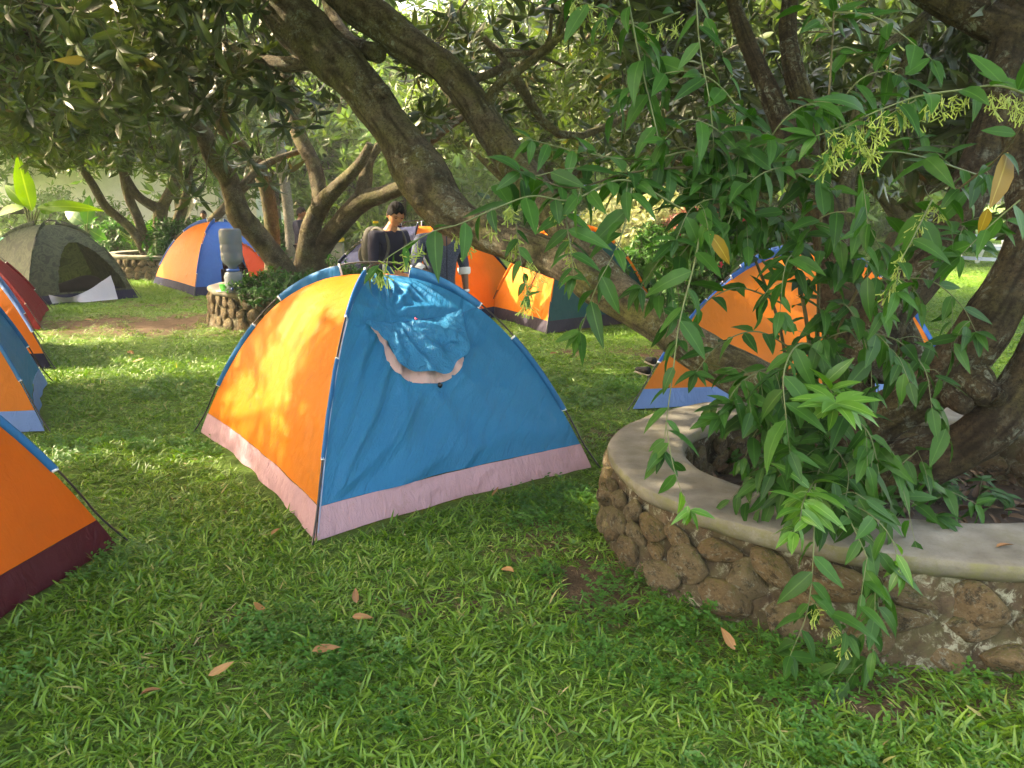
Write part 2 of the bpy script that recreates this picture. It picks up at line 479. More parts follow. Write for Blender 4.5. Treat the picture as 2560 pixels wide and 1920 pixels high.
ys = np.concatenate([-np.geomspace(120, 1.3, 12), np.arange(-1, 16.01, 0.12), np.geomspace(16.4, 420, 26)])
gx, gy = np.meshgrid(xs, ys)
zz = 0.018 * fbm(np.stack([gx.ravel() * 1.1, gy.ravel() * 1.1, 0 * gx.ravel()], 1), 3, 4) * (np.abs(gx.ravel()) < 60)
zz = np.where((gy.ravel() > 16.2), zz * 0.3, zz) - 0.012
V, F = sheet(np.stack([gx, gy, zz.reshape(gx.shape)], -1))
m, nt, bs, out = newmat('lawn_soil')
c = coords(nt)
at = nt.nodes.new('ShaderNodeAttribute'); at.attribute_name = 'dirt'
soil = ramp(nt, noise_tex(nt, c, 9, 8, 0.7), [(0.3, (0.06, 0.038, 0.022)), (0.7, (0.155, 0.105, 0.066))])
soil = mix(nt, ramp(nt, noise_tex(nt, c, 60, 6, 0.7), [(0.45, 0.0), (0.6, 0.6)]), soil, (0.05, 0.035, 0.02))
turf = ramp(nt, noise_tex(nt, c, 45, 8, 0.8), [(0.3, (0.03, 0.05, 0.012)), (0.5, (0.07, 0.13, 0.025)), (0.72, (0.14, 0.21, 0.04))])
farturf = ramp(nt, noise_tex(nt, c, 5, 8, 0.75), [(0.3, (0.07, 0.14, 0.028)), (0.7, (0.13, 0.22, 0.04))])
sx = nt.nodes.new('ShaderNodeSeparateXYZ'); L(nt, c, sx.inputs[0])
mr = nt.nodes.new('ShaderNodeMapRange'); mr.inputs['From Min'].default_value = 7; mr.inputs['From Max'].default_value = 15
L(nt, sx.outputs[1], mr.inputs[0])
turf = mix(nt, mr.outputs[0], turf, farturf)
fz = nt.nodes.new('ShaderNodeMath'); fz.operation = 'ADD'
L(nt, at.outputs['Fac'], fz.inputs[0])
L(nt, ramp(nt, noise_tex(nt, c, 14, 6, 0.7), [(0.35, 0.0), (0.7, 0.45)]), fz.inputs[1])
L(nt, mix(nt, ramp(nt, fz.outputs[0], [(0.42, 0.0), (0.62, 1.0)]), turf, soil), bs.inputs['Base Color'])
bs.inputs['Roughness'].default_value = 0.95; bs.inputs['Specular IOR Level'].default_value = 0.15
bump(nt, noise_tex(nt, c, 50, 8, 0.75), bs, 0.9, 0.02)
M['lawn'] = m
ground = part('lawn', V, F, M['lawn'], attrs={'dirt': dirtf(V[:, 0], V[:, 1])}, kind='structure')

# ================================================================= planters
def stonemat():
    m, nt, bs, out = newmat('field_stone')
    c = coords(nt)
    oi = nt.nodes.new('ShaderNodeObjectInfo')
    base = ramp(nt, oi.outputs['Random'], [(0.0, (0.20, 0.155, 0.085)), (0.35, (0.32, 0.22, 0.105)), (0.7, (0.27, 0.23, 0.14)), (1.0, (0.28, 0.18, 0.085))])
    base = mix(nt, 0.55, base, ramp(nt, noise_tex(nt, c, 2.2, 8, 0.75), [(0.3, (0.05, 0.035, 0.02)), (0.7, (0.29, 0.20, 0.11))]))
    base = mix(nt, ramp(nt, noise_tex(nt, c, 2.6, 10, 0.85, dist=0.9), [(0.53, 0.0), (0.60, 0.85)]), base, (0.36, 0.36, 0.27))
    base = mix(nt, ramp(nt, noise_tex(nt, c, 1.3, 9, 0.8), [(0.50, 0.0), (0.60, 0.85)]), base, (0.03, 0.026, 0.018))
    g = nt.nodes.new('ShaderNodeNewGeometry'); s = nt.nodes.new('ShaderNodeSeparateXYZ'); L(nt, g.outputs['Normal'], s.inputs[0])
    k = nt.nodes.new('ShaderNodeMath'); k.operation = 'MULTIPLY'
    L(nt, ramp(nt, s.outputs[2], [(0.2, 0.0), (0.8, 0.6)]), k.inputs[0]); L(nt, ramp(nt, noise_tex(nt, c, 8, 4), [(0.4, 0.0), (0.6, 1.0)]), k.inputs[1])
    base = mix(nt, k.outputs[0], base, (0.13, 0.14, 0.03))
    L(nt, base, bs.inputs['Base Color']); bs.inputs['Roughness'].default_value = 0.92; bs.inputs['Specular IOR Level'].default_value = 0.25
    nr = bump(nt, noise_tex(nt, c, 3.5, 10, 0.72), None, 0.8, 0.25)
    bump(nt, noise_tex(nt, c, 30, 5, 0.7), bs, 0.25, 0.04, nr)
    return m
M['stone'] = stonemat()
def mortarmat(name, cap=False):
    m, nt, bs, out = newmat(name)
    c = coords(nt)
    if cap:
        b = ramp(nt, noise_tex(nt, c, 5, 8, 0.7), [(0.3, (0.11, 0.10, 0.08)), (0.55, (0.20, 0.19, 0.16)), (0.75, (0.29, 0.28, 0.24))])
        b = mix(nt, ramp(nt, noise_tex(nt, c, 40, 9, 0.85), [(0.54, 0.0), (0.68, 0.65)]), b, (0.07, 0.06, 0.045))
        b = mix(nt, ramp(nt, noise_tex(nt, coords(nt, (1, 1, 1)), 2.3, 8, 0.75), [(0.47, 0.0), (0.62, 0.6)]), b, (0.13, 0.12, 0.075))
        b = mix(nt, ramp(nt, noise_tex(nt, coords(nt, (1, 1, 1)), 5.5, 6, 0.6, 'RIDGED_MULTIFRACTAL'), [(0.80, 0.0), (0.95, 0.35)]), b, (0.10, 0.09, 0.065))
    else:
        b = ramp(nt, noise_tex(nt, c, 8, 8, 0.7), [(0.32, (0.022, 0.018, 0.012)), (0.55, (0.085, 0.06, 0.038)), (0.75, (0.17, 0.13, 0.085))])  # mortar darkened, shade of the gaps between stones is in the colour
        b = mix(nt, ramp(nt, noise_tex(nt, c, 20, 7, 0.75, dist=0.7), [(0.52, 0.0), (0.6, 0.7)]), b, (0.36, 0.37, 0.28))
    # side faces: moss and lichen near the edge of the cap, earth splash below
    g = nt.nodes.new('ShaderNodeNewGeometry'); s = nt.nodes.new('ShaderNodeSeparateXYZ'); L(nt, g.outputs['Normal'], s.inputs[0])
    k = nt.nodes.new('ShaderNodeMath'); k.operation = 'MULTIPLY'
    L(nt, ramp(nt, s.outputs[2], [(0.55, 1.0), (0.9, 0.0)]), k.inputs[0]); L(nt, ramp(nt, noise_tex(nt, c, 11, 9, 0.8), [(0.44, 0.0), (0.6, 0.8)]), k.inputs[1])
    b = mix(nt, k.outputs[0], b, (0.15, 0.15, 0.07) if cap else (0.07, 0.065, 0.03))
    L(nt, b, bs.inputs['Base Color']); bs.inputs['Roughness'].default_value = 0.92; bs.inputs['Specular IOR Level'].default_value = 0.2
    nr = bump(nt, noise_tex(nt, c, 12 if not cap else 7, 8, 0.7), None, 0.7 if not cap else 0.35, 0.03)
    bump(nt, noise_tex(nt, c, 120, 5, 0.75), bs, 0.4, 0.006, nr)
    return m
M['mortar'] = mortarmat('old_mortar_shaded'); M['cap'] = mortarmat('concrete_cap', True)
M['soil'] = plain('planter_soil', (0.06, 0.042, 0.028), 0.95, var=0.5, bumps=1.0, bscale=30)

def stone_meshes(tagname, nvar, sub, seed):
    ms = []
    for k in range(nvar):
        bm = bmesh.new(); bmesh.ops.create_icosphere(bm, subdivisions=sub, radius=1)
        v = np.array([q.co[:] for q in bm.verts]); 
        r = 1 + 0.22 * fbm(v * 1.3, seed + 11 * k, 2)
        v2 = v * r[:, None]
        for q in range(9):     # facets
            d = rng.normal(size=3); d /= np.linalg.norm(d); h = rng.uniform(0.5, 0.78)
            t = v2 @ d; v2 -= np.clip(t - h, 0, 9)[:, None] * d[None, :] * 0.85
        v2 += 0.03 * fbm(v * 4, seed + k, 2)[:, None] * v
        for q, co in zip(bm.verts, v2): q.co = co
        me = bpy.data.meshes.new(tagname); bm.to_mesh(me); bm.free()
        me.polygons.foreach_set('use_smooth', np.ones(len(me.polygons), bool)); me.materials.append(M['stone']); ms.append(me)
    return ms
STN = stone_meshes('stone', 10, 3, 5); STL = stone_meshes('small_stone', 8, 2, 77)
def ring_pt(pl, a, off, z):
    cx, cy, rx, ry = pl[:4]
    return np.array([cx + (rx - off) * math.cos(a), cy + (ry - off) * math.sin(a), z])
def planter(pl, label, stones, size, rows, nseg, group='round stone planters under the mango trees'):
    cx, cy, rx, ry, w, h = pl
    t = thing('stone_planter', label, 'planter', (cx, cy, 0), group)
    A = np.linspace(0, 2 * pi, nseg + 1)[:-1]
    big = stones is STN
    def sweep(prof, amp, fr, seed):
        g = []
        for a in list(A) + [A[0]]:
            g.append([ring_pt(pl, a, o, z) for o, z in prof])
        g = np.array(g); q = g.reshape(-1, 3)
        d = fbm(q * fr, seed, 4)
        g2 = q.copy(); d = d + .35 * ridge(q * fr * 2.2, seed + 4, 3) - .2; rad = q - np.array([cx, cy, 0]); rad[:, 2] = 0; rad /= np.linalg.norm(rad, axis=1)[:, None]
        g2 += rad * (d * amp * (1 + .8 * (q[:, 2] < h - .035)))[:, None]; g2[:, 2] += 0.4 * amp * fbm(q * fr * 1.3, seed + 9, 3) * (q[:, 2] > 0.01)
        g2 = g2.reshape(g.shape); g2[-1] = g2[0]
        return sheet(g2)
    ct = 0.062
    prof = [(-0.03, -0.05), (-0.025, 0.04), (-0.01, 0.12), (0.015, 0.2), (0.035, 0.28), (0.05, h - ct - 0.0), (0.08, h - 0.02), (w - 0.03, h - 0.02), (w - 0.02, h * 0.6), (w - 0.03, h * 0.3), (w, -0.05)]
    V, F = sweep(prof, 0.035, 6, 3); part('mortar_wall', V, F, M['mortar'], t)
    prof = [(0.06, h - ct - 0.025), (0.03, h - ct - 0.02), (0.004, h - ct + 0.006), (-0.002, h - 0.03), (0.0, h - 0.008), (0.006, h - 0.002), (0.05, h), (w * 0.35, h + 0.001), (w * 0.65, h + 0.001), (w - 0.04, h), (w - 0.01, h - 0.004), (w, h - 0.016), (w + 0.003, h - 0.05), (w - 0.006, h - ct), (w - 0.05, h - ct - 0.005)]
    V, F = sweep(prof, 0.018, 5, 13); part('cap', V, F, M['cap'], t)
    # fill
    rr = np.linspace(0, 1, 22); aa = np.linspace(0, 2 * pi, 49)
    g = np.array([[[cx + (rx - w + 0.02) * r * math.cos(a), cy + (ry - w + 0.02) * r * math.sin(a), 0.10] for a in aa] for r in rr])
    q = g.reshape(-1, 3); q[:, 2] += 0.04 * fbm(q * 3.5, 8, 4) + 0.05 * (1 - np.repeat(rr, 49)); g = q.reshape(g.shape); g[:, -1] = g[:, 0]
    V, F = sheet(g); part('soil', V, F, M['soil'], t)
    per = 2 * pi * math.sqrt((rx * rx + ry * ry) / 2)
    zlev = np.linspace(0.07, h - ct - size * 0.42, rows)
    for side in (0, 1):
        for ri, z in enumerate(zlev):
            a = rng.uniform(0, 0.3)
            end = a + 2 * pi
            while a < end - 0.02:
                s = size * rng.uniform(0.62, 1.25) * (1.12 if ri == 0 else 0.95)
                da = (s * 1.0) / (per / (2 * pi)) * (1 if side == 0 else 1.35)
                am = a + da / 2
                off = (-0.015 + 0.05 * z / h) if side == 0 else w - 0.01
                if not (side == 1 and not big):
                    p = ring_pt(pl, am, off, z + rng.uniform(-0.25, 0.25) * size * 0.4)
                    n = math.atan2(p[1] - cy, p[0] - cx)
                    hh = (zlev[1] - zlev[0] if rows > 1 else size) * rng.uniform(0.5, 0.66)
                    Mx = Matrix.Translation(p) @ Matrix.Rotation(n, 4, 'Z') @ Matrix.Rotation(rng.uniform(-0.35, 0.35), 4, 'X') @ Matrix.Diagonal((s * rng.uniform(0.17, 0.27), s * 0.56, max(hh * 1.08, s * 0.3), 1)) @ Matrix.Rotation(rng.uniform(0, 6.28), 4, Vector((1, 0, 0)))
                    place('stone', random.choice(stones), Mx, t)
                a += da
    return t
planter(PL1, 'large round stone planter with a wide worn concrete rim, in front at the right', STN, 0.24, 3, 150)
planter(PL2, 'stone planter carrying the water dispenser, half hidden behind the large blue and orange tent', STL, 0.2, 3, 72)
planter(PL3, 'farthest stone planter, between the camouflage tent and the blue and orange tent', STL, 0.2, 3, 64)

# ================================================================= tents
FOOT = []     # footprints without grass
def inpoly(x, y, poly):
    r = np.zeros(len(x), bool); n = len(poly)
    for i in range(n):
        x1, y1 = poly[i][:2]; x2, y2 = poly[(i + 1) % n][:2]
        cnd = ((y1 > y) != (y2 > y)) & (x < (x2 - x1) * (y - y1) / (y2 - y1 + 1e-12) + x1)
        r ^= cnd
    return r
class Tent:
    def __init__(s, label, corners, H, cols, band, sleeve, n=22, bandh=0.15, sleeves=((0.21, 0.47), (0.60, 0.88)), door=None, group='dome tents pitched on the lawn',
                 wr=0.012, pole_ext=0.10, seed=1, sag=0.035, apexshift=(0, 0), bandv=None, sleevew=0.055, foldk=None, concave=0.05, clip='white', pw=2.5):
        s.C = [np.array([c[0], c[1], 0.0]) for c in corners]
        s.c = sum(s.C) / 4 + np.array([apexshift[0], apexshift[1], 0]); s.H = H; s.sag = sag; s.seed = seed; s.wr = wr; s.concave = concave; s.foldk = foldk
        FOOT.append([tuple(q * 1.04 - s.c * 0.04)[:2] for q in s.C])
        t = s.t = thing('dome_tent', label, 'tent', tuple(s.c), group)
        s.pw = pw; s.tb = (1 - (1 - bandh / H) ** (1 / pw)) ** (1 / 1.3)
        for k in range(4):
            col, plabel = cols[k]
            us = np.linspace(0, 1, n + 1); ts = s.tb + (1 - s.tb) * np.linspace(0, 1, n + 1)
            g = s.grid(k, us, ts)
            V, F = sheet(g)
            if door and door[0] == k:
                _, du, dt, ru, rt = door
                uc = np.tile((us[:-1] + us[1:]) / 2, n); tc = np.repeat((ts[:-1] + ts[1:]) / 2, n)
                F = F[~((((uc - du) / ru) ** 2 + (np.where(tc > dt, (tc - dt) / rt, 0)) ** 2 < 1) & (tc > s.tb + 0.02))]
            part('side_panel', V, F, M[col], t, label=plabel)
            # floor band below the seam, a few mm outside the panel
            tt = np.linspace(0, s.tb, 5); g = s.grid(k, us, tt, band=True)
            V, F = sheet(g); part('ground_band', V, F, M[band], t)
        for k in (0, 1):
            a = [s.pole(k, x) for x in np.linspace(-0.03, 1, 34)]; b = [s.pole(k + 2, x) for x in np.linspace(1, -0.03, 34)][1:]
            pts = np.array(a + b); pts[0][2] = 0.0; pts[-1][2] = 0.0
            if k: pts[:, 2] += 0.012 * np.exp(-((np.arange(67) - 33) / 6.0) ** 2)
            V, F, _ = tube(pts, 0.0055, 7); part('pole', V, F, M['black'], t)
        for k in range(4):
            for (t0, t1) in sleeves:
                tt = np.linspace(t0, t1, 16); g = []
                cm = s.corner(k) - s.c; cm[2] = 0; cm /= np.linalg.norm(cm); side = np.array([-cm[1], cm[0], 0])
                for x in tt:
                    f = s.fab(k, x); p = s.pole(k, x); d = p - f; d /= np.linalg.norm(d) + 1e-9
                    outp = p + d * 0.006
                    inn = f - d * 0.004
                    wob = 0.004 * math.sin(x * 55 + k)
                    ring = [inn + side * 0.006, (inn + outp) / 2 + side * (0.010 + wob), outp + side * 0.007, outp + d * 0.004, outp - side * 0.007, (inn + outp) / 2 - side * (0.010 - wob), inn - side * 0.006]
                    ring.append(ring[0]); g.append(ring)
                V, F = sheet(np.array(g)); part('pole_sleeve', V, F, M[sleeve], t)
                for x in (t0, t1):
                    f = s.fab(k, x); p = s.pole(k, x)
                    V, F = beam(f, p + (p - f) * 0.3, 0.014, 0.012); part('clip', V, F, M[clip], t)
    def corner(s, k): return s.C[k % 4]
    def fab(s, k, t):
        r = 1 - min(max(t, 0), 1) ** 1.3
        d = s.corner(k) - s.c
        return s.c + d * r + np.array([0, 0, s.H * (1 - r ** s.pw)])
    def pole(s, k, t):
        e = 1e-3; f0 = s.fab(k, max(t, 0) - 0 if t > 0 else 0)
        a = max(t, 0) * pi / 2
        d = s.corner(k) - s.c; d = d / np.linalg.norm(d)
        n = d * math.cos(a) + np.array([0, 0, 1]) * math.sin(a)
        off = 0.022 + 0.045 * math.sin(a) ** 8
        p = f0 + n * off * (0.5 + 0.5 * min(1, max(t, 0) * 6)) + (d * 0.05 * max(0, 1 - max(t, 0) * 9))
        if t < 0: p[2] = 0
        return p
    def grid(s, k, us, ts, band=False):
        g = np.zeros((len(ts), len(us), 3)); 
        mid = (s.corner(k) + s.corner(k + 1)) / 2 - s.c; mid[2] = 0; L_ = np.linalg.norm(mid); nrm = mid / L_
        e = s.corner(k + 1) - s.corner(k); e = e / np.linalg.norm(e)
        for i, t in enumerate(ts):
            a = s.fab(k, t); b = s.fab(k + 1, t)
            al = t * pi / 2
            n_ = nrm * math.cos(al * 0.8) + np.array([0, 0, 1]) * math.sin(al * 0.8)
            for j, u in enumerate(us):
                p = a * (1 - u) + b * u
                bow = 4 * u * (1 - u)
                sg = s.sag * math.sin(pi * min(1, t * 1.1)) + s.concave * max(0, 1 - t / 0.25) ** 1.5
                g[i, j] = p - nrm * bow * sg + (n_ * 0.004 if band else 0)
        q = g.reshape(-1, 3)
        uu = np.tile(us, len(ts)); tt = np.repeat(ts, len(us))
        em = np.clip(np.sin(pi * uu), 0, 1) ** 0.6 * np.clip((1 - tt) * 5, 0, 1)
        al = tt * pi / 2 * 0.8
        nn = nrm[None] * np.cos(al)[:, None] + np.array([[0, 0, 1.0]]) * np.sin(al)[:, None]
        lc = np.stack([(q - s.c) @ e, (q - s.c) @ nrm, q[:, 2]], 1)
        w = s.wr * (1.0 * fbm(lc * np.array([2.6, 2.0, 1.5]), s.seed + k, 4) + 0.35 * (ridge(lc * np.array([5, 3, 3.4]), s.seed + k + 20, 3) - 0.4))
        if band: w = w * 0.9 + 0.006 * fbm(lc * np.array([9, 9, 4]), s.seed + 50, 3) + 0.010 * np.sin(lc[:, 0] * 14 + 3 * vn(lc * 2, 4)) * (1 - tt / max(s.tb, 1e-6))
        if s.foldk == k and not band:
            # tension folds fanning out of the lower front corner and from under the flap
            for (cu, ct, ang0, sp, am) in ((0.0, s.tb, 0.5, 16, 0.020), (1.0, s.tb, 2.6, 13, 0.012), (0.32, 0.62, -1.1, 15, 0.016)):
                th = np.arctan2((tt - ct) * 1.5, (uu - cu) * 1.5); rr = np.hypot((tt - ct) * 1.5, (uu - cu) * 1.5)
                w = w + am * (1 - 2 * np.abs(np.sin(th * sp / 2 + 1.5 * vn(lc * 1.5, 9)))) * np.exp(-((rr - 0.45) / 0.4) ** 2)
        if s.foldk == k and not band:
            w = w + 0.008 * (1 - 2 * np.abs(np.sin(uu * 30 + 2.2 * vn(lc * 2.5, 12)))) * np.exp(-((tt - .74) / .10) ** 2) * (uu > .15)
        q = q + nn * (w * em)[:, None]
        if band: q[:, 2] = np.maximum(q[:, 2], 0.0)
        return q.reshape(g.shape)
    def surf(s, k, uv, lift=0.0):
        us = np.array([uv[0]]); ts = np.array([uv[1]])
        g = s.grid(k, us, ts)[0, 0]
        mid = (s.corner(k) + s.corner(k + 1)) / 2 - s.c; mid[2] = 0; nrm = mid / np.linalg.norm(mid)
        al = uv[1] * pi / 2 * 0.8
        return g + (nrm * math.cos(al) + np.array([0, 0, 1.0]) * math.sin(al)) * lift
    def find(s, k, pts):
        """(u, t) on panel k seen at the given photo positions"""
        us = np.linspace(0, 1, 81); ts = np.linspace(0, 0.98, 81)
        q = s.grid(k, us, ts).reshape(-1, 3)
        dx, dy, dz = q[:, 0], q[:, 1], q[:, 2] - CAM_H
        f = dy * cp_ - dz * sp_; X = 1280 + FPX * dx / f; Yp = 960 - FPX * (dy * sp_ + dz * cp_) / f
        r = []
        for (px, py) in pts:
            i = int(np.argmin((X - px) ** 2 + (Yp - py) ** 2)); r.append((us[i % 81], ts[i // 81]))
        return r

# ---- the large tent in the middle
a = G(790, 1352); b = G(1478, 1168); d = G(503, 1080); cc_ = (b[0] + d[0] - a[0], b[1] + d[1] - a[1])
T1 = Tent('large central blue and orange dome tent with mauve floor band and half open flap',
          [a[:2], b[:2], cc_, d[:2]], 1.19, [('blue', 'blue panel with the door flap'), ('orange2', None), ('blue', None), ('orange', 'sunlit orange panel with brown stains')],
          'mauve', 'bluesl', n=84, bandh=0.15, sleeves=((0.215, 0.46), (0.60, 0.87)), wr=0.022, seed=3, foldk=0)
# piping and seam along the near pole
for uo in (0.0, 1.0):
    kk = 0 if uo == 0 else 3
    pts = [T1.surf(kk, (0.004 if uo == 0 else 0.996, x), 0.004) for x in np.linspace(T1.tb * 0.3, 0.97, 50)]
    V, F, _ = tube(pts, 0.0035, 6); part('piping', V, F, M['piping'], T1.t)
# door flap, traced on the panel and standing off it
seam_px = [(885, 812), (940, 815), (1000, 812), (1060, 800), (1130, 790), (1195, 765), (1212, 758)]
V, F, _ = tube(catmull([T1.surf(0, q, 0.004) for q in T1.find(0, seam_px)], 5), 0.0025, 5); part('door_seam', V, F, M['bluesl'], T1.t)
top = catmull(np.array(T1.find(0, [(912, 806), (960, 812), (1020, 806), (1080, 795), (1140, 782), (1152, 776)])), 6)
bot = catmull(np.array(T1.find(0, [(916, 810), (962, 866), (978, 908), (1010, 938), (1060, 941), (1110, 938), (1136, 908), (1165, 888), (1162, 830)])), 5)
def resample(P_, n):
    P_ = np.asarray(P_, float); s_ = np.concatenate([[0], np.cumsum(np.linalg.norm(np.diff(P_, axis=0), axis=1))]); x = np.linspace(0, s_[-1], n)
    return np.stack([np.interp(x, s_, P_[:, i]) for i in range(P_.shape[1])], 1)
nn_ = 46; top = resample(top, nn_); bot = resample(bot, nn_)
g = np.zeros((34, nn_, 3))
for i, f in enumerate(np.linspace(0, 1, 34)):
    for j in range(nn_):
        uv = top[j] * (1 - f) + bot[j] * f
        x = j / (nn_ - 1)
        lf = 0.008 + 0.055 * math.sin(pi * x) ** 0.7 * f ** 0.6
        g[i, j] = T1.surf(0, uv, lf)
q = g.reshape(-1, 3)
dsp = 0.017 * ridge(q * 13, 61, 3) + 0.014 * fbm(q * 9, 63, 4)
ff = np.repeat(np.linspace(0, 1, 34), nn_); xx = np.tile(np.linspace(0, 1, nn_), 34)
dsp = dsp * np.sin(pi * xx) ** 0.4 * np.clip(ff * 6, 0.15, 1) - 0.028 * np.exp(-((xx - 0.62 - 0.1 * ff) / 0.07) ** 2) * np.clip(ff * 2 - .5, 0, 1)
nv = np.array([0.5, -0.6, 0.62]); q = q + nv[None] * dsp[:, None]
V, F = sheet(q.reshape(g.shape)); flap = part('door_flap', V, F, M['bluecr_lit'], T1.t, label='crumpled door flap hanging open')
# the pale lining strip under the flap
ins = resample(catmull(np.array(T1.find(0, [(926, 820), (962, 850), (977, 893), (1004, 915), (1055, 928), (1112, 922), (1140, 895), (1160, 850)])), 6), 60)
outs = resample(catmull(np.array(T1.find(0, [(916, 806), (948, 850), (968, 898), (996, 938), (1050, 961), (1120, 952), (1160, 908), (1166, 845)])), 6), 60)
g = []
for f in np.linspace(-0.25, 1, 6):
    g.append([T1.surf(0, ins[j] * (1 - f) + outs[j] * f, 0.006 + 0.010 * (1 - abs(f)) + 0.006 * math.sin(j * 0.7) * f + .004 * math.sin(j * 1.9)) for j in range(60)])
V, F = sheet(np.array(g)); part('door_lining', V, F, M['lining'], flap)
for px, py, mt in ((1098, 966, 'black'),):
    uv = T1.find(0, [(px, py)])[0]; p = T1.surf(0, uv, 0.008)
    V, F = box(p, (0.024, 0.012, 0.026), R=Matrix.Rotation(0.7, 3, 'Z') @ Matrix.Rotation(0.6, 3, 'Y')); part('hook_tab', V, F, M[mt], T1.t)
p = T1.surf(0, T1.find(0, [(1034, 797)])[0], 0.02); V, F, _ = tube([p, p + np.array([0.004, -0.01, -0.008]), p + np.array([0.014, -0.012, -0.004])], [0.004, 0.006, 0.003], 6); part('zip_pull', V, F, M['pink'], T1.t)
# cord loop over the apex
ap = T1.fab(0, 1.0)
th = np.linspace(0, pi, 14); V, F, _ = tube(np.stack([ap[0] - 0.06 + 0.13 * (th / pi), ap[1] - 0.10 + 0 * th, ap[2] - 0.02 + 0.055 * np.sin(th)], 1), 0.0035, 6); part('cord_loop', V, F, M['piping'], T1.t)

def rect(cx, cy, sx, sy, rot):
    ca, sa = math.cos(math.radians(rot)), math.sin(math.radians(rot))
    return [(cx + ca * x - sa * y, cy + sa * x + ca * y) for x, y in ((-sx / 2, -sy / 2), (sx / 2, -sy / 2), (sx / 2, sy / 2), (-sx / 2, sy / 2))]
def quad(A, B, D): return [A, B, (B[0] + D[0] - A[0], B[1] + D[1] - A[1]), D]
# ---- camouflage tent, far left
A_ = G(72, 768); B_ = G(345, 744)
dirv = Vector((B_[0] - A_[0], B_[1] - A_[1])); pv = Vector((-dirv.y, dirv.x)).normalized() * 1.9
T2 = Tent('camouflage dome tent on the left with its door open and grey netting hanging out',
          [A_[:2], B_[:2], (B_[0] + pv.x, B_[1] + pv.y), (A_[0] + pv.x - .5, A_[1] + pv.y)], 1.26, [('camo', None)] * 4, 'navy', 'camo', door=(0, 0.62, 0.14, 0.33, 0.40), seed=21, n=56, clip='black')
# ---- blue and orange tent by the far planter
A_ = G(487, 740); D_ = G(383, 708); B_ = (A_[0] + 1.75, A_[1] + 0.75)
T3 = Tent('blue and orange dome tent behind the water dispenser, person in its doorway',
          quad(A_[:2], B_, D_[:2]), 1.27, [('royal', None), ('orange2', None), ('royal', None), ('orange2', None)], 'navy', 'royal', door=(0, 0.52, 0.14, 0.27, 0.36), seed=31, n=44)
# ---- orange tent behind the two men
T4 = Tent('large orange and blue dome tent behind the two standing men, with dark blue floor band',
          [(-1.3, 9.5), (0.3, 11.8), (-1.4, 13.2), (-3.0, 10.9)], 1.30, [('orange2', None), ('royal', None), ('orange2', None), ('navy', None)], 'navy', 'navy', seed=41)
# ---- orange and green tent
A_ = G(1367, 834); D_ = G(1220, 790); B_ = G(1640, 800)
T5 = Tent('orange and dark green dome tent with charcoal floor band behind the leaning trunk',
          quad(A_[:2], B_[:2], D_[:2]), 1.28, [('teal', None), ('orange2', None), ('teal', None), ('orange2', None)], 'dark', 'orange2', seed=51, clip='black')
pts = [T5.surf(3, (u, t), 0.006) for u, t in ((0.55, T5.tb + 0.02), (0.56, 0.25), (0.62, 0.42), (0.74, 0.56), (0.85, 0.63))]
V, F, _ = tube(catmull(pts, 6), 0.006, 5); part('door_zip', V, F, M['black'], T5.t)
# ---- large orange tent right
T6 = Tent('big orange dome tent with light blue floor band behind the round planter',
          [G(1583, 1022)[:2], (3.8, 6.3), (4.5, 8.4), (1.85, 8.3)], 1.19, [('orange2', None), ('royal', None), ('orange2', None), ('royal', None)], 'pale', 'royal', seed=61, n=44, wr=0.02)
# ---- row of tents cut by the left edge
b = G(290, 1362); T7 = Tent('nearest tent at the left edge, deep orange with blue pole sleeve and maroon floor band',
          [(-2.2, 1.45), (b[0], b[1]), (-3.95, 3.75), (-4.2, 1.7)], 1.25, [('orangedeep', None), ('royal', None), ('orangedeep', None), ('royal', None)], 'maroon', 'bluesl', seed=71, n=40, sleevew=.07, sleeves=((0.24, 0.93),))
b = G(112, 1077); c2 = G(118, 958)
T8 = Tent('second tent from the front in the left row, orange front with pale blue floor band',
          [(b[0] - 1.9, b[1] - 0.45), (b[0], b[1]), (c2[0], c2[1]), (c2[0] - 1.9, c2[1] - 0.3)], 1.22, [('orange2', None), ('blue', None), ('orange2', None), ('blue', None)], 'pale', 'bluesl', seed=81)
b = G(128, 921); c2 = G(97, 856)
T9 = Tent('third tent from the front in the left row, orange front with navy floor band',
          [(b[0] - 1.9, b[1] - 0.4), (b[0], b[1]), (c2[0], c2[1]), (c2[0] - 1.9, c2[1] - 0.3)], 1.22, [('orange2', None), ('blue', None), ('orange2', None), ('blue', None)], 'navy', 'pale', seed=91)
b = G(92, 820)
T10 = Tent('red dome tent at the far end of the row on the left edge',
          [(b[0] - 2.4, b[1] - 0.8), (b[0] + .12, b[1] - .1), (b[0] - 0.9, b[1] + 1.8), (b[0] - 3.2, b[1] + 1.2)], 1.10, [('red', None), ('red', None), ('red', None), ('red', None)], 'red', 'red', seed=99)
# netting hanging out of the camouflage tent
g = np.zeros((16, 26, 3))
pts_top = [(120, 737, 12.40), (170, 744, 12.50), (215, 728, 12.75), (250, 706, 12.98), (277, 688, 13.15)]
pts_bot = [(133, 764, G(133, 764)[1]), (170, 759, G(170, 759)[1]), (210, 760, G(210, 760)[1]), (255, 756, G(255, 756)[1]), (296, 752, G(296, 752)[1])]
tp = resample(catmull([P(*q) for q in pts_top], 6), 26); bp = resample(catmull([P(*q) for q in pts_bot], 6), 26)
for i, f in enumerate(np.linspace(0, 1, 16)):
    g[i] = tp * (1 - f) + bp * f
    g[i, :, 2] = np.maximum(g[i, :, 2], 0.03)
q = g.reshape(-1, 3); q[:, 1] += 0.05 * fbm(q * 4, 4, 3)
V, F = sheet(q.reshape(g.shape)); part('door_net', V, F, M['net'], T2.t, label='grey insect netting pulled out of the door')
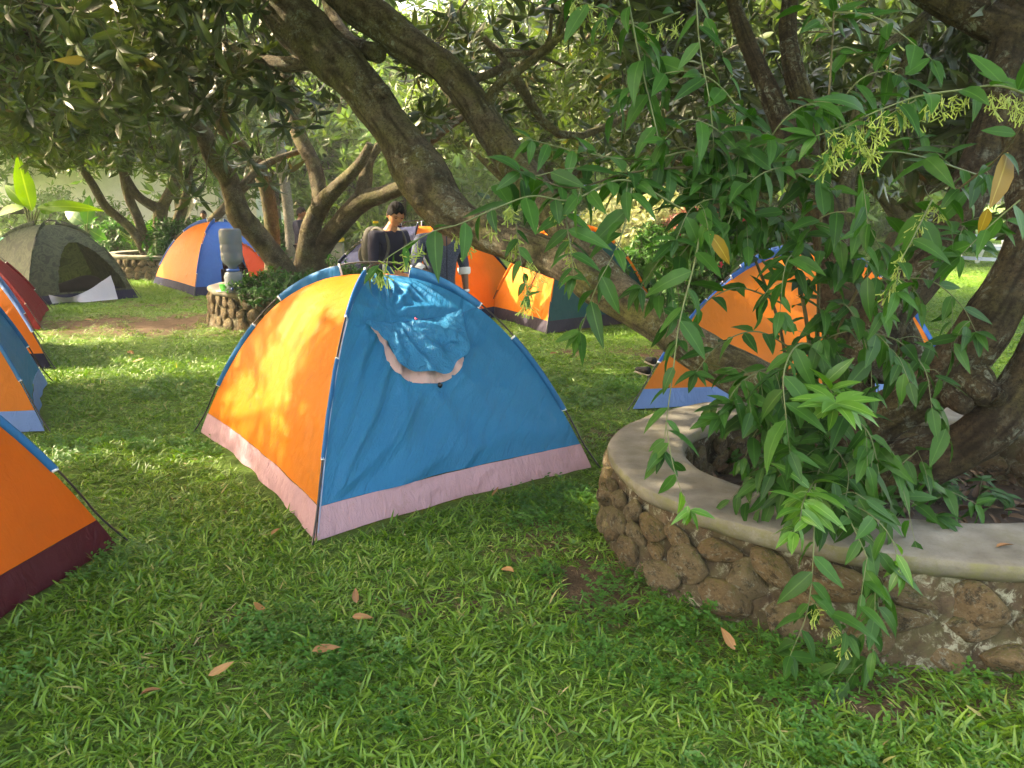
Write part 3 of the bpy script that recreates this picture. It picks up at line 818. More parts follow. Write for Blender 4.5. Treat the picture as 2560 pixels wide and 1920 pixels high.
# red-orange door panel folded inside the blue tent
g = np.array([[T3.surf(0, (0.52 + 0.30 * x * 1.05, 0.10 + (0.42) * y * (1 - 0.75 * x ** 2)), -0.05) for x in np.linspace(0.1, 1, 14)] for y in np.linspace(0.15, 1, 12)])
V, F = sheet(g); part('door_flap', V, F, fabric('red_orange_nylon', (0.62, 0.07, 0.02), 0.3, 0.4), T3.t, label='red orange door flap')
# ================================================================= leaves and sprays
def leaf(Lg, W, droop=0.35, fold=0.25, rows=(0, .3, .65, 1.0), twist=0.0, prof=0.75):
    V = []; F = []; rib = []
    prev = None
    for t in rows:
        w = W * max(0.0, math.sin(pi * t ** prof)) ** 0.9 * (1 - 0.15 * t)
        x = Lg * t * (1 - 0.12 * droop * t * t); z = -droop * Lg * t * t * 0.6
        k = len(V)
        if t in (0, 1.0):
            V.append((x, 0, z)); rib.append(1.0); cur = (k, k, k)
        else:
            tw = twist * t
            V += [(x, -w, z + fold * w + tw * w), (x, 0, z), (x, w, z + fold * w - tw * w)]; rib += [0, 1, 0]; cur = (k, k + 1, k + 2)
        if prev:
            for a in (0, 1):
                q = [prev[a], prev[a + 1], cur[a + 1], cur[a]]
                o = []
                for e in q:
                    if e not in o: o.append(e)
                F.append(tuple(o))
        prev = cur
    return np.array(V, float), F, np.array(rib, float)
def basis(X, up=(0, 0, 1), roll=0.0):
    X = Vector(X).normalized(); Z = Vector(up) - X * X.dot(Vector(up))
    if Z.length < 1e-3: Z = Vector((1, 0, 0)) - X * X.x
    Z.normalize(); Y = Z.cross(X)
    R = Matrix((X, Y, Z)).transposed()
    return R @ Matrix.Rotation(roll, 3, 'X')
def spray_mesh(name, seed, mat, n_end=6, leafL=0.19, leafW=0.024, per=8, size=0.42, droop=0.6, rows=(0, .3, .65, 1.0)):
    r = random.Random(seed); mb = MB(); mf = []
    ends = []
    main = [Vector((0, 0, 0))]
    d = Vector((0, 0, 1))
    for i in range(5):
        d = (d + Vector((r.uniform(-.3, .3), r.uniform(-.3, .3), -0.02))).normalized(); main.append(main[-1] + d * size / 5)
    V, F, _ = tube([tuple(p) for p in main], np.linspace(0.007, 0.003, 6), 4, caps=False)
    mb.add(V, F, v=np.zeros(len(V)), rib=np.zeros(len(V))); mf += [1] * len(F)
    ends.append((main[-1], d))
    for e in range(n_end - 1):
        i = r.randint(1, 4); p = main[i]; a = r.uniform(0, 6.28)
        dd = (Vector((math.cos(a), math.sin(a), r.uniform(-.1, .6)))).normalized(); l = size * r.uniform(0.3, 0.7)
        q = p + dd * l * 0.5; dd2 = (dd + Vector((0, 0, r.uniform(-.4, .3)))).normalized(); q2 = q + dd2 * l * 0.5
        V, F, _ = tube([tuple(p), tuple(q), tuple(q2)], [0.004, 0.003, 0.002], 3, caps=False)
        mb.add(V, F, v=np.zeros(len(V)), rib=np.zeros(len(V))); mf += [1] * len(F)
        ends.append((q2, dd2))
    for p, dd in ends:
        B = basis(dd, (r.uniform(-1, 1), r.uniform(-1, 1), .3)); a0 = r.uniform(0, 6.28)
        for k in range(per):
            a = a0 + k * 2.399; el = r.uniform(-0.1, 0.7)
            di = B @ Vector((math.sin(el), math.cos(a) * math.cos(el), math.sin(a) * math.cos(el)))
            di = (di + Vector((0, 0, -0.25))).normalized()
            Lg = leafL * r.uniform(0.6, 1.2)
            V, F, rib = leaf(Lg, leafW * r.uniform(0.8, 1.2) * Lg / leafL, r.uniform(0.2, 1.0) * droop, r.uniform(0.1, 0.5), rows, r.uniform(-.4, .4))
            R = np.array(basis(di, (r.uniform(-.5, .5), r.uniform(-.5, .5), 1), r.uniform(-0.5, 0.5)))
            V = V @ R.T + np.array(p) + np.array(dd) * r.uniform(-0.05, 0.0)
            mb.add(V, F, v=np.full(len(V), r.random()), rib=rib); mf += [0] * len(F)
    at = {k: np.concatenate(v) for k, v in mb.A.items()}
    me = mkmesh(name, np.concatenate(mb.V), mb.F, mat, True, at)
    me.materials.append(M['twig'])
    me.polygons.foreach_set('material_index', np.array(mf, np.int32))
    o = bpy.data.objects.new(name, me)      # never linked: the pattern for one spray of leaves
    return o
SP_M = [spray_mesh('leaf_spray', 100 + k, M['mango'], 7, 0.19, 0.024, 8, 0.5) for k in range(5)]
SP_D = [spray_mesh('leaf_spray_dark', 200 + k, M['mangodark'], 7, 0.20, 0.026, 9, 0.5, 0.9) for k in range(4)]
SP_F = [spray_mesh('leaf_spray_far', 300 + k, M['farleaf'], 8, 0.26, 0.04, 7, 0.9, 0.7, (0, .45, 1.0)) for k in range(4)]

def scatter(name, pts, rot, scl, variants, root=None, kind='stuff', mat=None, label=None):
    pts = np.asarray(pts, float)
    if root is not None: pts = pts - WL[root.name]
    me = bpy.data.meshes.new(name); me.vertices.add(len(pts)); me.vertices.foreach_set('co', pts.ravel())
    a = me.attributes.new('rot', 'FLOAT_VECTOR', 'POINT'); a.data.foreach_set('vector', np.asarray(rot, np.float32).ravel())
    a = me.attributes.new('scl', 'FLOAT', 'POINT'); a.data.foreach_set('value', np.asarray(scl, np.float32))
    a = me.attributes.new('var', 'INT', 'POINT'); a.data.foreach_set('value', rng.integers(0, len(variants), len(pts)).astype(np.int32))
    o = bpy.data.objects.new(name, me); COL.objects.link(o)
    if root is not None: o.parent = root
    if kind: o['kind'] = kind
    if label: o['label'] = label
    ng = bpy.data.node_groups.new(name + '_instances', 'GeometryNodeTree')
    ng.interface.new_socket('Geometry', in_out='INPUT', socket_type='NodeSocketGeometry')
    ng.interface.new_socket('Geometry', in_out='OUTPUT', socket_type='NodeSocketGeometry')
    gi = ng.nodes.new('NodeGroupInput'); go = ng.nodes.new('NodeGroupOutput'); jn = ng.nodes.new('GeometryNodeJoinGeometry')
    def att(n, ty):
        q = ng.nodes.new('GeometryNodeInputNamedAttribute'); q.data_type = ty; q.inputs[0].default_value = n
        return [s for s in q.outputs if s.enabled][0]
    rv = att('rot', 'FLOAT_VECTOR'); sv = att('scl', 'FLOAT'); vv = att('var', 'INT')
    er = ng.nodes.new('FunctionNodeEulerToRotation'); ng.links.new(rv, er.inputs[0])
    for k, ob in enumerate(variants):
        oi = ng.nodes.new('GeometryNodeObjectInfo'); oi.inputs[0].default_value = ob
        cm = ng.nodes.new('FunctionNodeCompare'); cm.data_type = 'INT'; cm.operation = 'EQUAL'
        ins = [s for s in cm.inputs if s.enabled]; ng.links.new(vv, ins[0]); ins[1].default_value = k
        ip = ng.nodes.new('GeometryNodeInstanceOnPoints')
        ng.links.new(gi.outputs[0], ip.inputs['Points']); ng.links.new(cm.outputs[0], ip.inputs['Selection'])
        ng.links.new(oi.outputs['Geometry'], ip.inputs['Instance']); ng.links.new(er.outputs[0], ip.inputs['Rotation']); ng.links.new(sv, ip.inputs['Scale'])
        ng.links.new(ip.outputs[0], jn.inputs[0])
    ng.links.new(jn.outputs[0], go.inputs[0])
    md = o.modifiers.new('instances', 'NODES'); md.node_group = ng
    return o

# gaps cut into the crowns so sun lands on chosen places: (point, radius, strength)
GAPS = [((-3.9, 7.45, 0), 0.75, 1.0), ((-2.9, 7.5, 0), 0.7, 1.0), ((-4.9, 7.3, 0), 0.6, .95), ((-2.1, 7.3, 0), 0.5, .85), ((-1.75, 4.75, 0.55), 0.5, .93), ((-1.3, 4.9, 1.1), 0.5, .93),
        ((-1.9, 5.0, .2), 0.35, .85), ((-0.6, 4.8, 1.2), 0.45, .85), ((-2.6, 5.2, 0), 0.9, .6), ((-3.2, 4.4, 0), 0.8, .5),
        ((-0.1, 10.7, 0.8), 1.3, .95), ((-0.9, 11.6, 1.0), 1.5, .95), ((-1.2, 7.5, 1.5), 0.5, .95), ((-0.7, 7.3, 1.1), .5, .8), ((0.6, 6.6, 0), .8, .6),
        ((-9.6, 17, 2.0), .8, .8), ((-6.6, 15.6, 0.7), .8, .6), ((2.2, 6.4, .9), 1.0, .6), ((-2.9, 9.5, .4), .8, .5)]
def sun_keep(p):
    keep = np.ones(len(p), bool); S = np.array(SUN)
    for c_, r, st in GAPS:
        d = p - np.array(c_); t = d @ S; q = d - t[:, None] * S
        dist = np.linalg.norm(q, axis=1)
        pr = st * np.clip((r * 1.25 - dist) / (r * 0.35), 0, 1)
        keep &= ~((rng.random(len(p)) < pr) & (t > 0))
    return keep
def grow(blobs, n, clump=0.32, perc=7):
    """points in ellipsoid blobs, gathered in clumps; also outward directions"""
    w = np.array([b[3] * b[4] * b[5] if len(b) < 7 else b[6] * b[3] * b[4] * b[5] for b in blobs]); w = w / w.sum()
    P_, D_ = [], []
    for b, f in zip(blobs, w):
        m_ = max(2, int(n * f / perc))
        d = rng.normal(size=(m_, 3)); d /= np.linalg.norm(d, axis=1)[:, None]
        r = rng.uniform(0.25, 1, m_) ** 0.5
        c_ = np.array(b[:3]) + d * r[:, None] * np.array(b[3:6])
        q = np.repeat(c_, perc, 0) + rng.normal(size=(m_ * perc, 3)) * clump * np.array([1, 1, .8])
        P_.append(q); D_.append(np.repeat(d, perc, 0) + rng.normal(size=(m_ * perc, 3)) * 0.6)
    return np.concatenate(P_), np.concatenate(D_)
def tree(name, label, loc, limbs, mat, blobs=None, n=0, sprays=None, scale=1.0, seg=16, group='mango trees', cat='tree', amp=0.10, twigs=True, indiv=0, minz=0.0, gaps=True, leafmat_='mango', cl=0.32, cut=None, dens=1, altmat=None):
    t = thing(name, label, cat, loc, group)
    tips = []
    for i, (pn, pts, sub) in enumerate(limbs):
        q = catmull([p[:3] for p in pts], sub * dens); r = catmull([[p[3], 0, 0] for p in pts], sub * dens)[:, 0]
        r = np.maximum(r, 0.004)
        V, F, cr = tube(q, r, seg if r.max() > 0.05 else 8, amp=amp, fr=5.0 if r.max() > .1 else 9, seed=i * 7 + int(abs(loc[0]) * 10))
        part(pn, V, F, altmat[1] if altmat and i in altmat[0] else mat, t, attrs={'crack': cr})
        tips.append(q)
    if blobs:
        p, d = grow(blobs, n, cl)
        k = (p[:, 2] > minz)
        if gaps: k &= sun_keep(p)
        if cut is not None: k &= ~cut(p)
        # nothing inside tents and keep clear of the camera
        k &= np.linalg.norm(p - np.array([0, 0, CAM_H]), axis=1) > 1.3
        p = p[k]; d = d[k]
        if twigs:
            allp = np.concatenate(tips); mb = MB()
            cs = p[::14]
            for c_ in cs[:160]:
                dd = np.linalg.norm(allp - c_, axis=1) + 0.4 * np.maximum(0, allp[:, 2] - c_[2]); j = int(np.argmin(dd))
                a = allp[j]; ln = np.linalg.norm(c_ - a)
                if ln > 3.5 or ln < .3: continue
                m1 = a * .66 + c_ * .34 + rng.normal(size=3) * ln * 0.10 + np.array([0, 0, .06 * ln]); m2 = a * .33 + c_ * .67 + rng.normal(size=3) * ln * 0.10 + np.array([0, 0, .08 * ln])
                V, F, _ = tube(catmull([a, m1, m2, c_], 5), np.linspace(0.009 + 0.012 * ln, 0.006, 16), 5, caps=False)
                mb.add(V, F, crack=np.zeros(len(V)))
            if mb.n: mb.build('twigs', mat, t, kind='stuff')
        ro = []
        for dv in d:
            v = Vector((dv[0], dv[1], dv[2] * 0.6 - 0.15)).normalized()
            e = (v.to_track_quat('Z', 'Y').to_matrix() @ Matrix.Rotation(random.uniform(0, 6.28), 3, 'Z')).to_euler()
            ro.append(e[:])
        scatter('crown', p, np.array(ro), rng.uniform(0.75, 1.25, len(p)) * scale, sprays, t)
        if indiv:
            dist = np.array([proj(q)[2] if 0 < proj(q)[0] < 2560 and 0 < proj(q)[1] < 900 and proj(q)[2] > .5 else 1e9 for q in p])
            idx = np.argsort(dist)[:max(1, indiv // 6)]
            cnt = 0
            for j in idx:
                if dist[j] > 1e8: break
                for w_ in range(6):
                    di = Vector(rng.normal(size=3)); di.z -= 0.7; di.normalize()
                    Mx = Matrix.Translation(Vector(p[j]) + di * 0.02 + Vector(rng.normal(size=3) * 0.05)) @ (basis(di, rng.normal(size=3) * .4 + np.array([0, 0, 1.]), 0).to_4x4()) @ Matrix.Diagonal([random.uniform(.7, 1.15) * scale] * 3 + [1])
                    place('leaf', random.choice(LEAF_MESH[leafmat_]), Mx, t); cnt += 1
    return t
def leaf_variants(key, mat, Lg, W, n=5, rows=(0, .15, .35, .6, .82, 1.0), droop=(.1, .9), prof=.75):
    out = []
    for k in range(n):
        V, F, rib = leaf(Lg * random.uniform(.85, 1.1), W * random.uniform(.85, 1.15), random.uniform(*droop), random.uniform(.1, .45), rows, random.uniform(-.3, .3), prof)
        out.append(mkmesh('leaf', V, F, mat, True, {'rib': rib, 'v': np.full(len(V), random.random())}))
    return out
LEAF_MESH = {'mango': leaf_variants('m', M['mango'], .2, .026), 'mangodark': leaf_variants('d', M['mangodark'], .21, .028),
             'jas': leaf_variants('j', M['jasmine'], .150, .0275, 8, prof=.68), 'jasnew': leaf_variants('n', M['jasnew'], .14, .023, 5, prof=.72), 'yellow': leaf_variants('y', M['yellowleaf'], .13, .021, 3)}

# ================================================================= the near mango tree, in the round planter
limbs = [
 ('branch', PX([(2110, 1110, 3.85, 78), (1960, 990, 3.98, 62), (1790, 903, 4.1, 55), (1640, 806, 4.3, 50), (1500, 720, 4.6, 50), (1430, 668, 4.75, 48), (1371, 640, 4.9, 46), (1290, 611, 5.0, 46), (1222, 583, 5.1, 46), (1160, 556, 5.2, 48), (1105, 515, 5.3, 60), (1063, 448, 5.42, 66), (985, 330, 5.6, 50), (895, 205, 5.75, 54), (795, 110, 5.9, 60), (710, 20, 6.0, 58), (600, -110, 6.2, 50), (480, -300, 6.5, 40), (300, -500, 6.8, 28)]), 9),
 ('branch', PX([(1600, 775, 4.45, 44), (1500, 680, 4.7, 44), (1440, 610, 4.9, 43), (1379, 533, 5.1, 42), (1317, 451, 5.3, 42), (1240, 345, 5.5, 40), (1174, 246, 5.6, 40), (1112, 172, 5.7, 38), (1015, 110, 5.8, 41), (940, 49, 5.9, 43), (866, -5, 6, 40), (760, -120, 6.2, 32), (640, -300, 6.5, 22)]), 9),
 ('branch', PX([(1215, 262, 5.55, 17), (1250, 208, 5.5, 12), (1290, 180, 5.45, 12), (1345, 140, 5.4, 11), (1391, 98, 5.3, 10), (1408, 50, 5.2, 8), (1420, -10, 5.1, 7), (1440, -80, 5.1, 5)]), 7),
 ('branch', PX([(1385, 103, 5.3, 8), (1440, 70, 5.2, 7), (1500, 20, 5.1, 6), (1560, -60, 5.0, 5)]), 6),
 ('branch', PX([(1210, 95, 6.0, 8), (1260, 160, 5.9, 9), (1175, 205, 5.75, 9)]), 6),
 ('branch', PX([(945, 135, 5.8, 22), (880, 110, 6.2, 20), (845, 70, 6.5, 17), (820, 0, 6.9, 15)]), 7),
 ('branch', PX([(800, 150, 5.85, 20), (720, 160, 5.9, 18), (660, 150, 6.0, 13), (600, 130, 6.1, 8)]), 6),
 ('trunk', PX([(2140, 1260, 3.75, 150), (2135, 1150, 3.8, 100), (2122, 1000, 3.92, 66), (2110, 850, 4.0, 54), (2095, 700, 4.1, 50), (2070, 560, 4.2, 44), (2030, 470, 4.3, 44), (1995, 390, 4.3, 42), (1955, 300, 4.4, 30), (1900, 180, 4.5, 22), (1850, 60, 4.6, 18), (1820, -60, 4.7, 14)]), 9),
 ('branch', PX([(2010, 400, 4.3, 32), (2020, 300, 4.35, 28), (1985, 180, 4.4, 24), (1970, 60, 4.5, 20), (1990, -80, 4.6, 16)]), 7),
 ('branch', PX([(2125, 620, 4.15, 26), (2112, 500, 4.3, 23), (2130, 400, 4.35, 17), (2150, 260, 4.4, 13), (2210, 130, 4.5, 12), (2290, 60, 4.6, 11), (2400, -40, 4.7, 10)]), 8),
 ('branch', PX([(2150, 940, 3.88, 64), (2205, 790, 3.95, 60), (2290, 700, 4.0, 54), (2370, 590, 4.0, 50), (2430, 470, 4.0, 48), (2480, 330, 4.1, 46), (2520, 180, 4.2, 50), (2545, 40, 4.3, 54), (2550, -100, 4.4, 50)]), 9),
 ('branch', PX([(2545, 90, 4.25, 46), (2440, 40, 4.3, 38), (2350, 0, 4.4, 34), (2250, -60, 4.5, 28)]), 7),
 ('branch', PX([(2060, 1130, 3.7, 80), (2190, 1055, 3.5, 66), (2310, 985, 3.4, 60), (2400, 900, 3.32, 62), (2475, 800, 3.28, 62), (2540, 690, 3.3, 56), (2580, 580, 3.35, 54), (2570, 450, 3.45, 50), (2560, 320, 3.6, 48)]), 9),
 ('branch', PX([(2080, 1200, 3.65, 100), (2220, 1180, 3.45, 80), (2370, 1135, 3.3, 64), (2480, 1065, 3.2, 62), (2570, 950, 3.2, 62), (2650, 800, 3.2, 60), (2720, 600, 3.2, 50)]), 9),
 ('cut_stub', PX([(2255, 1040, 4.15, 50), (2265, 950, 4.2, 50), (2262, 880, 4.22, 48), (2240, 800, 4.25, 38), (2230, 785, 4.25, 30)]), 6),
 ('cut_stub', PX([(2370, 960, 3.36, 40), (2385, 985, 3.28, 36), (2408, 1012, 3.18, 26), (2412, 1016, 3.165, 24)]), 5),
 ('cut_stub', PX([(2400, 930, 3.34, 56), (2430, 950, 3.26, 52), (2462, 978, 3.18, 40), (2488, 988, 3.14, 30), (2491, 989, 3.135, 27)]), 5),
 ('knot', PX([(1075, 500, 5.3, 26), (1045, 503, 5.22, 20), (1036, 506, 5.2, 10)]), 4),
 ('knot', PX([(955, 232, 5.6, 22), (948, 228, 5.48, 17), (946, 228, 5.45, 9)]), 4),
 ('root', PX([(2130, 1230, 3.7, 70), (2030, 1260, 3.5, 40), (1960, 1275, 3.4, 22)]), 5),
]
def B(px, py, Y, rx, ry, w=1.0, dz=None):
    p = P(px, py, Y); s = Y / FPX
    return (p.x, p.y, p.z, rx * s, (dz or (rx + ry) / 2 * s), ry * s, w)
def near_cut(p):
    # the crown stays above the tents and the sight of the lawn
    dy, dz = p[:, 1], p[:, 2] - CAM_H
    el = np.degrees(np.arctan2(dz, np.maximum(dy, 0.1)))
    return ((dy > 1.0) & (el < 3.5) & (p[:, 0] < 1.2)) | (p[:, 2] < 1.75)
blobs = [B(470, 60, 6.6, 260, 190, 1.5), B(620, 250, 6.7, 90, 100, 1.3), B(330, 250, 7.0, 140, 120, .45), B(1180, 60, 6.6, 170, 130, .5), B(1330, 250, 6.8, 80, 60, .25), B(1560, 60, 6.0, 250, 180, .65), B(1800, 200, 6.2, 260, 200, .55), B(2250, 300, 5.6, 260, 200, .7),
         B(2300, 60, 4.9, 250, 120, 1.1), B(2420, 480, 5.0, 120, 120, .8), B(1600, 330, 7.2, 240, 120, .7), B(2500, 600, 5.2, 60, 60, .4),
         (-1.5, 5, 4.9, 2.6, 2.2, .7, .9), (1.5, 4, 4.4, 2.4, 2.0, .7, .9), (-4.0, 2.6, 4.6, 2.0, 2.2, .8, 1.0)]
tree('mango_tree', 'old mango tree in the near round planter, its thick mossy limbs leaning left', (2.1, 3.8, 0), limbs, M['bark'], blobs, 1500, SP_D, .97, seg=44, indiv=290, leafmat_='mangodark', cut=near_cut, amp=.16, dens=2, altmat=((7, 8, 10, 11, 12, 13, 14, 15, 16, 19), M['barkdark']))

# ================================================================= the middle tree behind the central tent
limbs = [
 ('trunk', PX([(715, 720, 10.7, 40), (705, 675, 10.6, 32), (669, 622, 10.5, 28), (633, 578, 10.4, 28), (600, 540, 10.3, 30), (586, 495, 10.3, 26), (571, 448, 10.3, 24), (535, 393, 10.2, 24), (517, 350, 10.1, 22), (474, 301, 10.0, 20), (405, 262, 9.8, 17), (324, 238, 9.5, 15), (260, 190, 9.3, 13), (180, 130, 9.1, 9)]), 7),
 ('branch', PX([(480, 305, 10.0, 14), (450, 215, 9.9, 13), (420, 130, 9.7, 12), (370, 40, 9.5, 11), (350, -40, 9.3, 9)]), 6),
 ('branch', PX([(395, 262, 9.8, 10), (365, 180, 9.7, 11), (335, 110, 9.6, 11), (305, 60, 9.5, 8)]), 6),
 ('branch', PX([(600, 470, 10.3, 10), (650, 420, 10.6, 10), (700, 395, 10.9, 8), (760, 375, 11.2, 6)]), 6),
 ('branch', PX([(680, 690, 11.6, 20), (682, 600, 11.5, 18), (675, 520, 11.4, 18), (655, 440, 11.3, 18), (610, 375, 11.2, 17), (560, 325, 11.1, 16), (520, 260, 11, 14), (470, 170, 10.9, 12)]), 6),
 ('trunk', PX([(765, 720, 10.9, 42), (768, 650, 10.8, 30), (778, 570, 10.7, 24), (806, 508, 10.6, 22), (852, 460, 10.4, 17), (900, 408, 10.2, 13), (926, 360, 10.1, 9)]), 7),
 ('branch', PX([(800, 515, 10.6, 20), (797, 470, 10.7, 19), (781, 405, 10.8, 18), (747, 336, 10.9, 18), (725, 235, 10.9, 17), (706, 145, 10.9, 14), (700, 30, 10.9, 11)]), 6),
 ('trunk', PX([(785, 715, 10.9, 40), (800, 630, 10.8, 26), (850, 560, 10.6, 25), (903, 505, 10.4, 25), (960, 485, 10.2, 20), (1015, 462, 10.0, 17), (1040, 430, 9.9, 12)]), 7),
 ('branch', PX([(900, 510, 10.4, 20), (912, 455, 10.4, 18), (922, 400, 10.5, 13), (960, 350, 10.6, 10)]), 6),
 ('branch', PX([(1050, 400, 10.0, 16), (1080, 330, 9.9, 15), (1090, 300, 9.9, 13), (1130, 260, 9.8, 9)]), 6),
 ('branch', PX([(1075, 350, 9.9, 13), (1130, 310, 9.9, 10), (1180, 280, 9.9, 7)]), 6),
]
def mid_cut(p):
    X = np.array([proj(q)[:2] for q in p])
    x, y = X[:, 0], X[:, 1]
    lim = np.interp(x, [0, 200, 420, 560, 800, 950, 1150, 1400, 2560], [400, 390, 370, 330, 400, 430, 330, 380, 420])
    return (y > lim) | (p[:, 2] < 1.9)
blobs = [B(120, 120, 9.3, 260, 170, 1.3), B(350, 140, 9.6, 220, 150, 1.2), B(560, 130, 10.5, 170, 120, 1.0), B(840, 380, 10.8, 100, 50, 1.0), B(800, 260, 11.3, 130, 90, .8), B(950, 330, 11.0, 110, 80, .8), B(130, 330, 9.4, 160, 50, 1.3), B(620, 330, 12, 120, 60, .8),
         B(1150, 180, 11, 120, 120, .5), B(40, 250, 8.6, 120, 100, 1.0), (-4.5, 9.5, 5.6, 3.5, 2.5, .9, .6), (-8, 8.5, 4.8, 2.5, 2.5, 1.2, 1.0)]
tree('mango_tree', 'mango tree with several brown trunks in the planter behind the central tent', (-3.0, 10.9, 0), limbs, M['barkmid'], blobs, 1500, SP_M, .95, seg=14, indiv=280, cut=mid_cut)

# ================================================================= the far left tree
limbs = [
 ('trunk', PX([(399, 655, 17.6, 20), (399, 600, 17.6, 16), (400, 545, 17.5, 16), (402, 510, 17.5, 18)]), 5),
 ('branch', PX([(400, 525, 17.5, 14), (347, 492, 17.3, 11), (312, 440, 17.1, 10), (280, 372, 16.9, 9), (272, 325, 16.8, 7)]), 6),
 ('branch', PX([(404, 520, 17.5, 14), (428, 474, 17.4, 13), (440, 417, 17.3, 12), (430, 347, 17.2, 10), (417, 270, 17.1, 8)]), 6),
 ('branch', PX([(436, 430, 17.35, 11), (455, 395, 17.3, 10), (485, 345, 17.2, 9), (530, 290, 17.1, 7)]), 6),
 ('branch', PX([(376, 650, 17.3, 15), (350, 560, 17.1, 12), (318, 480, 16.9, 11), (305, 400, 16.8, 9), (300, 330, 16.7, 7)]), 6),
 ('branch', PX([(370, 645, 17.3, 12), (330, 575, 17, 11), (266, 518, 16.8, 11), (231, 460, 16.5, 10), (185, 393, 16.3, 9), (150, 330, 16, 7)]), 6),
 ('branch', PX([(420, 600, 18, 10), (470, 470, 18.2, 9), (470, 400, 18.2, 7)]), 5),
 ('branch', PX([(420, 640, 18.5, 10), (520, 560, 18.5, 11), (600, 480, 18.5, 10), (680, 400, 18.5, 8)]), 5),
]
blobs = [B(100, 330, 15.5, 200, 60, 1.3), B(330, 330, 17, 170, 60, 1.0), B(200, 240, 16, 230, 70, 1.0), B(520, 360, 18.5, 120, 70, .8), B(470, 250, 18, 180, 70, .8), B(60, 400, 17, 90, 50, .8), (-12.6, 13.5, 4.3, 2.4, 2.4, .8, 1.3)]  # last clump is unseen foliage, added to shade the camouflage tent
tree('mango_tree', 'forked mango tree in the farthest planter behind the camouflage tent', (-7.95, 17.5, 0), limbs, M['barkmid'], blobs, 1500, SP_M, 1.25, seg=10, indiv=0, cut=lambda p: mid_cut(p + 0), cl=.5)

# unseen trees left of the view, added so their crowns shade the lawn
for nm, x, y, n_, lab in (('mango_tree', -6.6, 1.2, 1500, 'unseen shade mango tree outside the left edge, nearest the camera'), ('mango_tree', -9.5, 5.0, 1300, 'unseen shade mango tree behind the row of tents on the left edge')):
    lm = [('trunk', [(x, y, 0, .22), (x + .1, y, .8, .17), (x - .05, y + .1, 1.6, .15), (x, y, 2.4, .13)], 5)]
    for k in range(5):
        a = k * 1.256 + .4
        lm.append(('branch', [(x, y + .03, 1.5 + .1 * k, .1), (x + .8 * math.cos(a), y + .8 * math.sin(a), 2.5, .08), (x + 1.7 * math.cos(a), y + 1.7 * math.sin(a), 3.3, .06), (x + 2.4 * math.cos(a), y + 2.4 * math.sin(a), 3.9, .04)], 5))
    bl = [(x, y, 4.4, 3.0, 3.0, 1.2), (x + 1.5, y + 1, 3.8, 1.8, 1.8, .9), (x - 1.5, y - 1, 4.0, 1.8, 1.8, .9)]
    tree(nm, lab, (x, y, 0), lm, M['barkmid'], bl, n_, SP_M, 1.0, seg=12, cl=.4, cut=lambda p: p[:, 2] < 2.3)

# ================================================================= night jasmine shrub in the planter
SHR = thing('jasmine_shrub', 'night jasmine shrub with drooping leafy sprays and yellow-green buds in the near planter', 'shrub', (1.6, 3.3, 0.1))
leaves = []       # (distance key, mesh, matrix)
def flower_cluster(p, n, L0=.030, r_=None):
    mb = MB(); c_ = np.array(p); d0 = np.array([rng.normal() * .4, rng.normal() * .3, -1.0]); l0 = rng.uniform(.02, .055)
    V, F, _ = tube([c_, c_ + d0 * l0], [.0009, .0008], 4, caps=False); mb.add(V, F)
    for q in range(2):
        e = c_ + d0 * l0 * (.4 + .6 * q); fan(mb, e, n, L0)
    mb.build('flower_cluster', M['flower'], SHR)
def fan(mb, c_, n, L0):
    for k in range(n):
        d = rng.normal(size=3) * .55; d[2] -= .75; d /= np.linalg.norm(d); l = L0 * rng.uniform(.7, 1.2)
        st = c_ + rng.normal(size=3) * .007
        V, F, _ = tube([st, st + d * l * .75, st + d * l], [.0008, .0018, .0023], 4, caps=False); mb.add(V, F)
